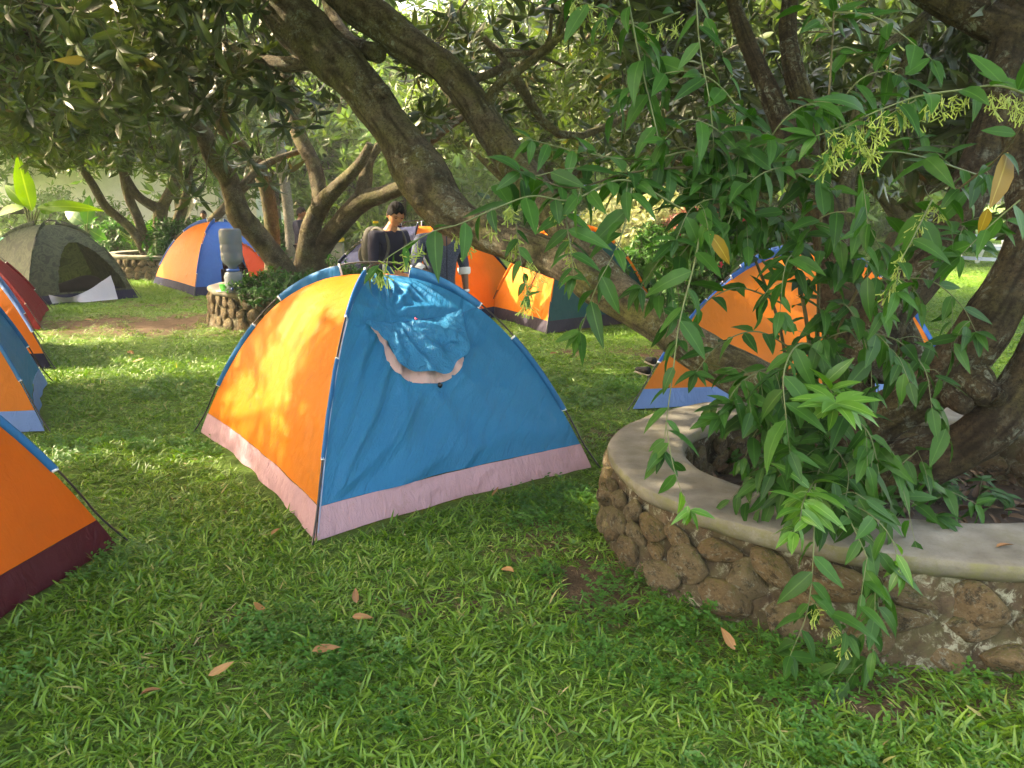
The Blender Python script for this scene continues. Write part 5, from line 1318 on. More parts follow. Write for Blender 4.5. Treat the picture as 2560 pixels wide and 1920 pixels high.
banana('banana plant with one tall bright upright leaf behind the camouflage tent', 82, 16.8, [(80, 528, 42, 392, .22, .05, .15), (68, 515, 5, 452, .16, .5, .3), (60, 520, -40, 520, .13, .7, .3), (92, 520, 235, 500, .15, .6, -.2), (100, 525, 140, 520, .13, .4, 0)], M['banana'])
banana('darker banana plant between the bright banana plant and the forked mango tree', 218, 17.6, [(218, 560, 222, 490, .17, .1, .2), (225, 575, 262, 600, .15, .6, .2), (212, 560, 150, 520, .15, .6, 0)], M['bananadark'], .8)
banana('banana plant far behind the leaning limb', 1130, 26, [(1130, 500, 1200, 470, .22, .4, 0), (1130, 500, 1090, 440, .22, .3, 0), (1130, 500, 1140, 420, .22, .1, .4)], M['banana'], 1.6)
# low wall with coloured tops
M['wallgrey'] = plain('grey_render', (0.26, 0.24, 0.20), .9, var=.25, bumps=.4)
M['capgreen'] = plain('green_painted_cap', (0.10, 0.42, 0.26), .6, var=.15)
M['capyellow'] = plain('yellow_painted_cap', (0.72, 0.48, 0.03), .6, var=.1)
M['capmint'] = plain('mint_painted_cap', (0.38, 0.66, 0.50), .6, var=.1)
def low_wall(label, x0, x1, Y, caps, h=.6):
    t = thing('low_wall', label, 'wall', ((x0 + x1) / 2, Y, 0), 'low garden walls with painted tops')
    V, F = box(((x0 + x1) / 2, Y, h / 2 - .05), (x1 - x0, .28, h - .1 + .1)); part('wall_body', V, F, M['wallgrey'], t, smooth=False)
    for a, b, m_ in caps:
        V, F = box(((a + b) / 2, Y, h + .04), (b - a - .01, .46, .09)); part('wall_cap', V, F, M[m_], t, smooth=False, label=m_.replace('cap', '') + ' painted cap')
low_wall('low grey wall with green and yellow painted top behind the tents on the left', -19, -4.6, 21.0, [(-19, -9.7, 'capgreen'), (-9.7, -4.6, 'capyellow')])
low_wall('low wall with mint green top far away in the centre', 1.0, 8.5, 29.0, [(1.0, 8.5, 'capmint')], .7)
# concrete pillar, pale building, blue play frame
t = thing('concrete_pillar', 'grey concrete pillar at the left edge behind the camouflage tent', 'pillar', (-12.9, 18.6, 0))
V, F = box((-12.9, 18.6, .62), (.62, .5, 1.3)); part('pillar_body', V, F, M['wallgrey'], t, smooth=False)
V, F = box((-12.7, 18.6, 1.44), (1.9, .6, .16)); part('pillar_top', V, F, M['twig'], t, smooth=False)
M['bwhite'] = plain('white_wall_paint', (0.82, 0.80, 0.74), .8, var=.06)
M['roofgrey'] = plain('grey_roof_sheet', (0.30, 0.32, 0.34), .5, var=.1)
M['glass'] = plain('dark_window_glass', (0.05, 0.06, 0.07), .1)
t = thing('pale_building', 'pale cream building with a grey roof glimpsed through the trees at the left', 'building', (-17.5, 33, 0))
V, F = box((-17.5, 33, 2.1), (15, 5, 4.2)); part('wall', V, F, M['bwhite'], t, smooth=False)
V, F = box((-17.5, 32.9, 4.45), (16, 6.4, .35)); part('roof', V, F, M['roofgrey'], t, smooth=False)
for k in range(2):
    x = -24.2 + k * 2.0; V, F = box((x, 30.47, 2.0), (1.3, .08, 1.3)); w = part('window', V, F, M['wallgrey'], t, smooth=False)
    for e in (-.3, .3): V, F = box((x + e, 30.42, 2.0), (.52, .04, 1.1)); part('pane', V, F, M['glass'], w, smooth=False)
V, F = box((-10.95, 30.47, 1.1), (.95, .07, 2.2)); part('door', V, F, M['roofgrey'], t, smooth=False)
M['paintblue'] = plain('light_blue_paint', (0.12, 0.30, 0.52), .5)
M['fenceblue'] = plain('grey_blue_paint', (0.13, 0.20, 0.30), .6)
M['whitepaint'] = plain('white_paint', (0.8, 0.8, 0.8), .5)
t = thing('play_frame', 'light blue playground frame with a yellow seat far behind the tents', 'play frame', (2.3, 26, 0))
for x in (1.75, 2.75): V, F = beam((x, 26, 0), (x, 26, 2.2), .09, .09); part('post', V, F, M['paintblue'], t, smooth=False)
for z in (1.2, 2.15): V, F = beam((1.7, 26, z), (2.8, 26, z), .07, .07); part('crossbar', V, F, M['paintblue'], t, smooth=False)
V, F = box((2.45, 25.9, .95), (.35, .12, .5)); part('seat', V, F, M['capyellow'], t, smooth=False)
t = thing('blue_pole', 'tall light blue pole just right of the ringed palm trunk', 'pole', (-6.6, 23, 0)); V, F, _ = tube([(-6.6, 23, 0), (-6.6, 23, 4.5)], [.06, .05], 10); part('shaft', V, F, M['paintblue'], t)
V, F, _ = tube([(-6.6, 23, 4.5), (-6.6, 23, 4.58)], [.09, .07], 10); part('pole_cap', V, F, M['paintblue'], t)
# blue rail fence
f0 = G(2367, 663); f1 = G(2620, 680)
fd = (Vector((f1.x, f1.y, 0)) - Vector((f0.x, f0.y, 0))); fd.normalize()
t = thing('rail_fence', 'grey blue three rail fence on the far lawn at the right', 'fence', (f0.x, f0.y, 0))
for k in range(4):
    p = f0 + fd * 2.3 * k; V, F = box((p.x, p.y, .37 if k else .3), (.12, .12, .76 if k else .62), rot=math.atan2(fd.y, fd.x)); part('post', V, F, M['fenceblue'], t, smooth=False)
for z in (.22, .50, .78, 1.02):
    a = f0 + fd * (-.1 if z < .6 else .25); b = f0 + fd * 7.2; V, F = beam((a.x, a.y, z), (b.x, b.y, z), .05, .09); part('rail', V, F, M['fenceblue'], t, smooth=False)
for k, lab in enumerate(('white picnic table with slanted legs behind the left part of the rail fence', 'white picnic table behind the right part of the rail fence')):
    p = f0 + fd * (1.3 + 2.6 * k) + Vector((0, 1.3, 0)); t = thing('picnic_table', lab, 'picnic table', (p.x, p.y, 0), 'white picnic tables behind the fence')
    for e in (-.6, .6):
        for s_ in (-1, 1): V, F = beam((p.x + e, p.y + s_ * .65, 0), (p.x + e + .02, p.y + s_ * .22, .98), .10, .06); part('leg', V, F, M['whitepaint'], t, smooth=False)
        V, F = beam((p.x + e + .07, p.y - .8, .5), (p.x + e + .07, p.y + .8, .5), .05, .1); part('cross_brace', V, F, M['whitepaint'], t, smooth=False)
    V, F = beam((p.x - .6, p.y, .3), (p.x, p.y, .95), .05, .06); part('cross_brace', V, F, M['whitepaint'], t, smooth=False)
    for q in range(4): V, F = box((p.x, p.y - .34 + q * .225, 1.0), (1.7, .2, .04)); part('plank', V, F, M['whitepaint'], t, smooth=False)
    for s_ in (-1, 1): V, F = box((p.x, p.y + s_ * .78, .54), (1.7, .26, .04)); part('seat', V, F, M['whitepaint'], t, smooth=False)

# ================================================================= things on the middle planter
m, nt, bs, out = newmat('clear_plastic')
bs.inputs['Base Color'].default_value = (.24, .28, .31, 1); bs.inputs['Roughness'].default_value = .25; bs.inputs['Transmission Weight'].default_value = .4; bs.inputs['IOR'].default_value = 1.12
M['plastic'] = m
M['greenplastic'] = plain('bright_green_plastic', (0.05, 0.62, 0.05), .35)
M['blueplastic'] = plain('blue_plastic', (0.03, 0.12, 0.45), .35)
pb = P(588, 738, 9.95)
c_ = (pb.x, 9.95, .502)
t = thing('water_dispenser', 'upturned clear water bottle standing on a transparent dispenser on the planter rim', 'water dispenser', c_)
V, F = lathe([(0, 0), (.105, 0), (.115, .02), (.118, .2), (.10, .25), (.07, .27), (0, .27)], 24, c_); part('dispenser_tank', V, F, M['plastic'], t)
V, F = lathe([(.07, .268), (.082, .27), (.082, .295), (.05, .30), (0, .30)], 20, c_); part('collar', V, F, M['blueplastic'], t)
V, F = lathe([(0, .296), (.05, .297), (.06, .33), (.115, .38), (.135, .42), (.138, .50), (.132, .512), (.138, .525), (.138, .60), (.131, .612), (.138, .625), (.140, .70), (.138, .78), (.12, .81), (0, .812)], 28, c_); bt = part('bottle', V, F, M['plastic'], t)
V, F, _ = tube([(c_[0] + .02, c_[1] - .11, .56), (c_[0] + .02, c_[1] - .15, .56), (c_[0] + .02, c_[1] - .155, .535)], [.012, .012, .01], 8); part('tap', V, F, M['blueplastic'], t)
c2 = P(560, 742, 9.92); V, F = lathe([(0, 0), (.05, .0), (.085, .012), (.095, .018), (.088, .02), (0, .008)], 24, (c2.x, 9.92, .502)); tag(part('plate', V, F, M['whitepaint']), 'white plate under the green cup on the planter rim', 'plate')
V, F = lathe([(0, 0), (.034, 0), (.048, .085), (.05, .087), (.045, .085), (.032, .006), (0, .006)], 20, (c2.x + .0, 9.92, .512)); tag(part('cup', V, F, M['greenplastic']), 'bright green plastic cup standing on the white plate', 'cup')

# ================================================================= people
M['skin'] = plain('brown_skin', (0.46, 0.20, 0.10), .5, var=.08)
M['skindark'] = plain('dark_brown_skin', (0.17, 0.075, 0.04), .5, var=.08)
M['hair'] = plain('black_hair', (0.008, 0.007, 0.007), .8, var=.4, bumps=.6, bscale=90, spec=.15)
M['navyknit'] = plain('navy_sweater', (0.014, 0.014, 0.035), .85, var=.2, bumps=.3, bscale=60)
M['blackcloth'] = plain('black_cloth', (0.012, 0.011, 0.013), .85, var=.3, bumps=.3)
M['jeans'] = plain('blue_denim', (0.05, 0.09, 0.17), .85, var=.25, bumps=.3, bscale=80)
M['packgrey'] = plain('grey_green_canvas', (0.085, 0.08, 0.065), .85, var=.25, bumps=.4)
m, nt, bs, out = newmat('speckled_denim'); c = coords(nt)
L(nt, ramp(nt, noise_tex(nt, c, 160, 3, .8), [(.42, (.018, .025, .055)), (.6, (.09, .11, .17))]), bs.inputs['Base Color']); bs.inputs['Roughness'].default_value = .85
bump(nt, noise_tex(nt, c, 9, 5, .5, 'RIDGED_MULTIFRACTAL'), bs, .7, .012); M['denim'] = m
def skinmesh(chains, sub=2):
    """chains of (x,y,z,rx,ry); shared points are merged. Returns V, F of the grown surface."""
    idx = {}; co = []; ra = []; ed = []
    for ch in chains:
        pr = None
        for p in ch:
            k = tuple(round(v, 4) for v in p[:3])
            if k not in idx: idx[k] = len(co); co.append(p[:3]); ra.append((p[3], p[4] if len(p) > 4 else p[3]))
            if pr is not None and pr != idx[k]: ed.append((pr, idx[k]))
            pr = idx[k]
    me = bpy.data.meshes.new('tmp'); me.from_pydata([tuple(q) for q in co], ed, []); o = bpy.data.objects.new('tmp', me); COL.objects.link(o)
    o.modifiers.new('skin', 'SKIN'); s_ = o.modifiers.new('sub', 'SUBSURF'); s_.levels = sub; s_.render_levels = sub
    for i, sv in enumerate(me.skin_vertices[0].data): sv.radius = ra[i]; sv.use_root = (i == 0)
    dg = bpy.context.evaluated_depsgraph_get(); e = o.evaluated_get(dg).to_mesh()
    V = np.array([v.co[:] for v in e.vertices]); F = [tuple(f.vertices) for f in e.polygons]
    o.evaluated_get(dg).to_mesh_clear(); bpy.data.objects.remove(o); bpy.data.meshes.remove(me)
    return V, F
def headmesh():
    """face along +y, z up, centre at origin, about 0.23 m tall"""
    nu, nv = 48, 34; V = []; F = []
    for i in range(nv + 1):
        ph = pi * i / nv
        for j in range(nu):
            th = 2 * pi * j / nu; d = np.array([math.sin(ph) * math.sin(th), math.sin(ph) * math.cos(th), math.cos(ph)])
            x, y, z = d * np.array([.074, .094, .112])
            if z < 0: k = 1 + z / .112 * .30; x *= k; y *= (1 + z / .112 * .16) if y > 0 else (1 + z / .112 * .35)
            if y > 0:
                g = lambda cx, cz, sx, sz: math.exp(-((x - cx) / sx) ** 2 - ((z - cz) / sz) ** 2)
                y += .021 * g(0, -.022, .010, .016) + .010 * g(0, .0, .007, .02) + .006 * g(0, .028, .05, .010)
                y -= .011 * (g(.03, .008, .015, .010) + g(-.03, .008, .015, .010))
                y += .008 * g(0, -.056, .022, .006) + .007 * g(0, -.066, .018, .005) - .004 * g(0, -.061, .02, .0025) + .010 * g(0, -.094, .022, .016) + .005 * (g(.045, -.02, .02, .02) + g(-.045, -.02, .02, .02))
            V.append((x, y, z))
    for i in range(nv):
        for j in range(nu): k = (j + 1) % nu; F.append((i * nu + j, i * nu + k, (i + 1) * nu + k, (i + 1) * nu + j))
    V = np.array(V)
    mb = MB(); mb.add(V, F)
    for s_ in (-1, 1):
        g = []
        for a in np.linspace(0, 2 * pi, 13): g.append([(s_ * (.071 + .010 * r), -.012 + .019 * r * math.cos(a) - .004 * r, -.004 + .031 * r * math.sin(a)) for r in (0.2, .7, 1.0, .7, .2)])
        v, f = sheet(np.array([[(p[0] + (s_ * .004 if q < 2 else -s_ * .004), p[1], p[2]) for q, p in enumerate(row)] for row in g])); mb.add(v, f)
    return np.concatenate(mb.V), mb.F
def hairmesh(seed):
    nu, nv = 60, 30; V = []; F = []
    for i in range(nv + 1):
        for j in range(nu):
            th = 2 * pi * j / nu; front = math.cos(th)
            lim = 1.08 + 1.15 * (1 - front) / 2 + .08 * math.sin(th * 9 + seed)     # how far down the hair reaches
            ph = lim * i / nv
            d = np.array([math.sin(ph) * math.sin(th), math.sin(ph) * math.cos(th), math.cos(ph)])
            n_ = float(fbm(d[None] * 7, seed, 3)[0]); r = 1.10 + .07 * n_ + .05 * max(0, d[2]) - (.10 if i == nv else 0)
            V.append(d * np.array([.076, .096, .114]) * r + np.array([0, 0.002, .004]))
    for i in range(nv):
        for j in range(nu): k = (j + 1) % nu; F.append((i * nu + j, i * nu + k, (i + 1) * nu + k, (i + 1) * nu + j))
    return np.array(V), F
HEAD = headmesh()
def hand(w, d, pal, s_=1.0, curl=.35):
    """chains for palm, four fingers and a thumb; w wrist, d direction, pal palm normal"""
    w = np.array(w, float); d = np.array(d, float); d /= np.linalg.norm(d); pal = np.array(pal, float); pal -= d * pal.dot(d); pal /= np.linalg.norm(pal); sd = np.cross(d, pal)
    ch = [[(*w, .022, .028), (*(w + d * .05), .014, .034)]]
    for k, (o, l) in enumerate(((-.027, .062), (-.009, .072), (.009, .069), (.026, .054))):
        b = w + d * .05 + sd * o * .5; k0 = w + d * .085 + sd * o
        a1 = curl; a2 = curl * 2.2
        k1 = k0 + (d * math.cos(a1) + pal * math.sin(a1)) * l * .5 * s_; k2 = k1 + (d * math.cos(a2) + pal * math.sin(a2)) * l * .45 * s_
        ch.append([(*(w + d * .05), .014, .034), (*k0, .0095), (*k1, .0085), (*k2, .0065)])
    tb = w + d * .025 + sd * -.03; t1 = tb + (d * .7 - sd * .6 + pal * .3) * .034; t2 = t1 + (d * .85 - sd * .2 + pal * .4) * .028
    ch.append([(*w, .022, .028), (*tb, .012), (*t1, .0105), (*t2, .0085)])
    return ch
def person(name, label, loc, yaw, J, sh, skinm, shirt, trou, tilt=(0, 0), scale=1.0, seed=1, sleeve=1.0, shoes=True, handpal=((-1, 0, 0), (1, 0, 0)), extra=None, face=True, group='people at the camp', hairm='hair'):
    """J: joints in metres, facing +y: pelvis, waist, chest, neck, head, and pairs shoulder, elbow, wrist, hip, knee, ankle, toe (left first)"""
    t = thing(name, label, 'person', loc, group)
    Ry = np.array(Matrix.Rotation(yaw, 3, 'Z'))
    W = lambda V: np.asarray(V) @ Ry.T * scale + np.array(loc)
    j = {k: np.array(v, float) for k, v in J.items()}
    def c(k, *r): return (*j[k], *r)
    ch = [[c('pelvis', .15, .105), c('waist', .135, .095), c('chest', .165, .105), c('neckb', .075, .07), c('neck', .052, .052), tuple(j['neck'] * .45 + j['head'] * .55) + (.05, .05)]]
    for s_ in ('l', 'r'):
        ch.append([c('chest', .165, .105), c('sh' + s_, .055), c('el' + s_, .040), tuple((j['el' + s_] + j['wr' + s_]) / 2) + (.038,), c('wr' + s_, .026)])
        ch.append([c('pelvis', .15, .105), c('hip' + s_, .085), c('kn' + s_, .056), tuple(j['kn' + s_] * .65 + j['an' + s_] * .35) + (.055,), c('an' + s_, .035), c('to' + s_, .028)])
        d = j['wr' + s_] - j['el' + s_]
        ch += hand(j['wr' + s_] + d / np.linalg.norm(d) * .01, d + np.array(J.get('hd' + s_, (0, 0, 0))), handpal[0 if s_ == 'l' else 1])
        ch[-6][0] = c('wr' + s_, .026); ch[-1][0] = c('wr' + s_, .026)
    V, F = skinmesh(ch, 1)
    Rh = np.array(Matrix.Rotation(tilt[1], 3, 'Z') @ Matrix.Rotation(tilt[0], 3, 'X'))
    HV = HEAD[0] @ Rh.T + j['head']
    mb = MB(); mb.add(V, F); mb.add(HV, HEAD[1])
    o = mb.build('body', M[skinm], None); 
    # fuse head and body into one surface
    rm = o.modifiers.new('remesh', 'REMESH'); rm.mode = 'VOXEL'; rm.voxel_size = .0065; rm.use_smooth_shade = True
    sm = o.modifiers.new('smooth', 'SMOOTH'); sm.iterations = 2
    dg = bpy.context.evaluated_depsgraph_get(); e = o.evaluated_get(dg).to_mesh()
    V = np.zeros(len(e.vertices) * 3); e.vertices.foreach_get('co', V); V = V.reshape(-1, 3); F = [tuple(f.vertices) for f in e.polygons]
    o.evaluated_get(dg).to_mesh_clear(); bpy.data.objects.remove(o)
    part('body', W(V), F, M[skinm], t)
    HV2, HF = hairmesh(seed); part('hair', W(HV2 @ Rh.T + j['head']), HF, M[hairm], t)
    if face:
        for s_ in (-1, 1):
            q = np.array([(s_ * (.030 + .017 * math.cos(a)), .0905 + .004 * math.sin(a) - abs(math.cos(a)) * .003 - (.006 if s_ * math.cos(a) > 0 else 0), .029 + .003 * math.sin(a) - .002 * math.cos(a) * s_) for a in np.linspace(0, 2 * pi, 13)[:-1]])
            cb = q.mean(0) + np.array([0, .004, 0]); V = np.vstack([q, cb]); part('eyebrow', W(V @ Rh.T + j['head']), [(i, (i + 1) % 12, 12) for i in range(12)], M['hair'], t)
            e_, f_ = lathe([(0, -.007), (.006, -.004), (.0075, 0), (.006, .004), (0, .007)], 10, (0, 0, 0)); e_ = e_ * np.array([1.8, .7, .45]) + np.array([s_ * .029, .0835, .006]); part('eyelashes', W(e_ @ Rh.T + j['head']), f_, M['hair'], t)
        e_, f_ = lathe([(0, -.006), (.016, -.003), (.021, 0), (.015, .003), (0, .006)], 12, (0, 0, 0)); e_ = e_ * np.array([1.0, .35, 1]) + np.array([0, .0925, -.061]); part('lips', W(e_ @ Rh.T + j['head']), f_, plain('lips', (0.30, 0.09, 0.065), .5), t)
    # clothes
    cs = [[tuple(j['pelvis'] + np.array([0, 0, -.06])) + (.165, .125), c('pelvis', .168, .122), c('waist', .155, .115), c('chest', .178, .122), c('neckb', .085, .08)]]
    for s_ in ('l', 'r'):
        wr = j['el' + s_] * (1 - sleeve) + j['wr' + s_] * sleeve
        cs.append([c('chest', .178, .122), c('sh' + s_, .072), c('el' + s_, .056), tuple(wr) + (.040,)])
    V, F = skinmesh(cs, 2); q = V * 7; V = V + .008 * ridge(q, seed, 3)[:, None] * (V - j['waist']) / (np.linalg.norm(V - j['waist'], axis=1)[:, None] + .05)
    part('shirt', W(V), F, M[shirt], t)
    cs = [[c('pelvis', .158, .115), tuple(j['pelvis'] + np.array([0, 0, -.08])) + (.155, .112)]]
    for s_ in ('l', 'r'):
        cs.append([c('pelvis', .158, .115), c('hip' + s_, .098), c('kn' + s_, .073), tuple(j['an' + s_] + np.array([0, 0, .02])) + (.062,)])
    V, F = skinmesh(cs, 2); part('trousers', W(V), F, M[trou], t)
    if shoes:
        for s_ in ('l', 'r'):
            a, b = j['an' + s_], j['to' + s_]; mid = (a + b) / 2
            V, F = skinmesh([[tuple(a + np.array([0, -.03, -.01])) + (.045, .045), tuple(mid + np.array([0, 0, .0])) + (.047, .042), tuple(b + np.array([0, .03, .0])) + (.042, .032)]], 2); part('shoe', W(V), F, M['blackcloth'], t)
    if extra: extra(t, W, j)
    return t
def stand(h=1.0, **kw):
    J = dict(pelvis=(0, 0, .92), waist=(0, .01, 1.06), chest=(0, .02, 1.25), neckb=(0, .02, 1.38), neck=(0, .03, 1.43), head=(0, .06, 1.53),
             shl=(-.185, .01, 1.33), shr=(.185, .01, 1.33), ell=(-.25, -.01, 1.06), elr=(.25, -.01, 1.06), wrl=(-.25, .08, .84), wrr=(.25, .08, .84),
             hipl=(-.09, 0, .86), hipr=(.09, 0, .86), knl=(-.11, .02, .47), knr=(.11, .02, .47), anl=(-.12, -.02, .08), anr=(.12, -.02, .08), tol=(-.13, .12, .045), tor=(.13, .12, .045))
    J.update(kw); return J
def backpack(t, W, j):
    V, F = skinmesh([[(0, -.20, 1.02, .15, .085), (0, -.22, 1.2, .16, .10), (0, -.20, 1.36, .13, .075), (0, -.18, 1.42, .08, .05)]], 2); bp = part('backpack', W(V), F, M['packgrey'], t)
    V, F = skinmesh([[(0, -.31, 1.03, .11, .03), (0, -.325, 1.16, .115, .04), (0, -.30, 1.24, .10, .03)]], 2); part('front_pocket', W(V), F, M['packgrey'], bp)
    for s_ in (-1, 1):
        V, F, _ = tube(catmull([(s_ * .09, -.12, 1.38), (s_ * .11, -.02, 1.405), (s_ * .11, .085, 1.35), (s_ * .115, .125, 1.22), (s_ * .15, .06, 1.06), (s_ * .13, -.12, 1.02)], 6), .016, 6); V2 = V.copy(); part('strap', W(V2), F, M['packgrey'], bp)
    V, F = box((-.03, -.20, 1.455), (.05, .02, .02)); part('handle_tag', W(V), F, M['capyellow'], bp)
px_ = P(968, 535, 7.4)
person('person', 'young man in a navy sweater with grey backpack, looking down behind the central tent', (px_.x, 7.4, 0), math.radians(-128),
       stand(head=(0, .115, 1.525), neck=(0, .06, 1.42), neckb=(0, .03, 1.37), elr=(.24, .05, 1.07), wrr=(.14, .24, 1.0), ell=(-.24, .05, 1.07), wrl=(-.14, .24, 1.0)), None, 'skin', 'navyknit', 'jeans', tilt=(-.42, -.38), seed=4, extra=backpack)
def acc(t, W, j):
    for s_, m_ in (('r', 'pink'), ('l', 'silver')):
        d = j['wr' + s_] - j['el' + s_]; d /= np.linalg.norm(d); q = j['wr' + s_]
        V, F, _ = tube([q - d * .018, q - d * .008, q + d * .008], [.035, .037, .034], 16, caps=False); part('wrist_thread' if s_ == 'r' else 'wrist_watch', W(V), F, M['pink'] if s_ == 'r' else M['silver'], t)
        c_ = j['el' + s_] * .75 + j['wr' + s_] * .25
        V, F, _ = tube([c_ - d * .055, c_ - d * .03, c_ + d * .0, c_ + d * .012], [.062, .064, .060, .050], 18, caps=False); part('rolled_cuff', W(V), F, M['whitepaint'], t, label='white rolled cuff')
    V, F, _ = tube([tuple(q) for q in catmull([(0, .165, 1.36), (0, .172, 1.2), (0, .165, 1.05), (0, .165, .88)], 5)], .006, 5); part('button_placket', W(V), F, M['navyknit'], t)
px_ = P(1098, 640, 7.3)
person('person', 'man in a dark denim shirt with white cuffs, his head hidden by the leaning trunk', (px_.x, 7.3, 0), math.radians(-150),
       stand(pelvis=(0, 0, .90), shr=(.20, .02, 1.30), elr=(.285, .10, 1.06), wrr=(.13, .26, .93), shl=(-.20, .0, 1.30), ell=(-.27, -.02, 1.03), wrl=(-.27, .02, .80), head=(0, .07, 1.53)), None, 'skindark', 'denim', 'jeans', sleeve=.22, tilt=(-.3, 0), seed=9, extra=acc)
px_ = P(748, 560, 15.5)
person('person', 'distant man in a dark shirt standing by the ringed palm trunk', (px_.x, 15.5, 0), math.radians(-100), stand(elr=(.24, .08, 1.1), wrr=(.12, .22, 1.05)), None, 'skindark', 'navyknit', 'blackcloth', tilt=(-.15, .1), scale=.93, seed=14, face=False)
SIT = dict(pelvis=(0, 0, .16), waist=(0, .05, .31), chest=(0, .12, .48), neckb=(0, .17, .60), neck=(0, .19, .64), head=(0, .25, .72), shl=(-.18, .13, .55), shr=(.18, .13, .55), ell=(-.23, .22, .32), elr=(.23, .22, .32), wrl=(-.12, .42, .28), wrr=(.12, .42, .28),
           hipl=(-.1, .04, .14), hipr=(.1, .04, .14), knl=(-.19, .44, .34), knr=(.19, .44, .34), anl=(-.1, .52, .05), anr=(.1, .52, .05), tol=(-.1, .66, .04), tor=(.1, .66, .04))
q_ = P(560, 700, 14.6)
person('person', 'person in dark clothes sitting bent forward in the doorway of the blue and orange tent', (q_.x, 14.75, .04), math.radians(-105), SIT, None, 'skindark', 'blackcloth', 'blackcloth', tilt=(-.5, 0), scale=1.0, seed=18, face=False)
q_ = P(514, 572, 19.0)
person('person', 'person of whom only the black hair shows above the blue and orange tent', (q_.x, 19.0, 0), math.radians(180), stand(), None, 'skindark', 'blackcloth', 'blackcloth', seed=21, face=False, scale=.87)
# shoes sticking out by the orange tent, dark bag in the camouflage tent
for k, (px, py, lab) in enumerate(((1620, 930, 'nearer of two black shoes with white soles beside the big orange tent'), (1634, 905, 'black shoe with white sole, the farther of two beside the big orange tent'))):
    p = G(px, py + 10); t = thing('shoe', lab, 'shoe', (p.x, p.y, 0), 'pair of shoes by the orange tent')
    V, F = skinmesh([[(0.03, 0, .06, .042, .05), (-.06, 0, .052, .042, .038), (-.15, 0, .045, .035, .028), (-.19, 0, .04, .02, .018)]], 2); Rs = np.array(Matrix.Rotation(-1.0 - .3 * k, 3, 'Z')) * .95; part('upper', V @ Rs.T + np.array(p), F, M['blackcloth'], t)
    V, F = skinmesh([[(.04, 0, .012, .036, .011), (-.06, 0, .012, .042, .011), (-.15, 0, .012, .04, .011), (-.20, 0, .012, .028, .010)]], 2); part('sole', V @ Rs.T + np.array(p), F, M['wallgrey'], t)
q_ = P(205, 735, 13.7)
V, F = skinmesh([[(q_.x - .45, 13.2, .12, .12, .09), (q_.x - .1, 13.35, .16, .15, .12), (q_.x + .3, 13.5, .25, .22, .2), (q_.x + .5, 13.5, .18, .13, .12)]], 2)
tag(part('duffel_bag', V, F, M['blackcloth']), 'dark bag lying inside the open camouflage tent', 'bag')

# ================================================================= fallen leaves
dm = []
for k in range(5):
    V, F, rb = leaf(.10 * random.uniform(.8, 1.2), .019, random.uniform(-.8, .8), random.uniform(.2, .9), (0, .15, .35, .6, .82, 1.0), random.uniform(-.9, .9)); dm.append(mkmesh('fallen_leaf', V, F, M['dryleaf'], True, {'rib': rb, 'v': np.full(len(V), random.random())}))
FL = [(780, 1628, .2, 1.2, 'largest dry brown leaf, lying on the grass in the middle foreground'), (892, 1508, 1.6, 1.0, 'orange brown leaf standing up in the grass above a greyish leaf'), (880, 1542, 0, 1.0, 'greyish brown leaf lying flat just under the upright orange leaf'),
      (664, 1520, 1.9, 1.0, 'curled orange leaf left of the upright pair of leaves'), (520, 1690, .7, 1.0, 'grey brown leaf in the lower left grass'), (678, 1338, 1.2, .9, 'yellow brown leaf left of the near tent corner'),
      (350, 1738, .4, 1.0, 'brown leaf farthest down and left on the lawn'), (1285, 1430, 2.5, .9, 'small reddish leaf on the bare soil between tent and planter'), (1838, 1625, 1.7, 1.2, 'pale orange leaf upright in the grass before the planter stones'),
      (330, 905, .3, 1.3, 'pale leaf on the sunlit grass left of the tent'), (335, 885, 2.6, 1.4, 'leaf beside the sunlit strip of grass, farther of two'), (1375, 885, .4, 1.2, 'brown leaf on the grass right of the blue tent panel'), (1462, 900, 2.2, 1.1, 'orange leaf on the grass behind the right tent pole'), (210, 800, .5, 1.5, 'dry leaf on the bare earth before the camouflage tent'), (1230, 1240, 1, 1, 'small brown leaf under the edge of the mauve floor band'), (2490, 1368, .1, .8, 'thin leaf lying on the concrete rim at the right')]
for k, (px, py, a, sc, lab) in enumerate(FL):
    p = G(px, py, .425 if k == len(FL) - 1 else .03); o = place('fallen_leaf', dm[k % 5], Matrix.Translation(p) @ Matrix.Rotation(a, 4, 'Z') @ Matrix.Rotation(rng.normal() * .5, 4, 'X') @ Matrix.Rotation(-.2 if k not in (1, 3, 8) else -.9, 4, 'Y') @ Matrix.Scale(sc * .82, 4)); tag(o, lab, 'leaf', 'fallen leaves')
# leaf litter inside the near planter
n_ = 700; aa = rng.uniform(0, 6.28, n_); rr = rng.uniform(0, 1, n_) ** .5
pp = np.stack([PL1[0] + (PL1[2] - .42) * rr * np.cos(aa), PL1[1] + (PL1[3] - .42) * rr * np.sin(aa), np.full(n_, .14) + rng.uniform(0, .04, n_)], 1)
M['litter'] = leafmat('dark_leaf_litter', (0.06, 0.035, 0.02), (0.15, 0.09, 0.045), None, .05, .8, (.15, .1, .05), (1, 1, 1)); dobj = []
for m_ in dm:
    m2 = m_.copy(); m2.materials[0] = M['litter']; dobj.append(bpy.data.objects.new('dry', m2))
o = scatter('leaf_litter', pp, np.stack([rng.normal(size=n_) * .4, rng.normal(size=n_) * .4, aa * 3], 1), rng.uniform(.5, 1.1, n_), dobj)

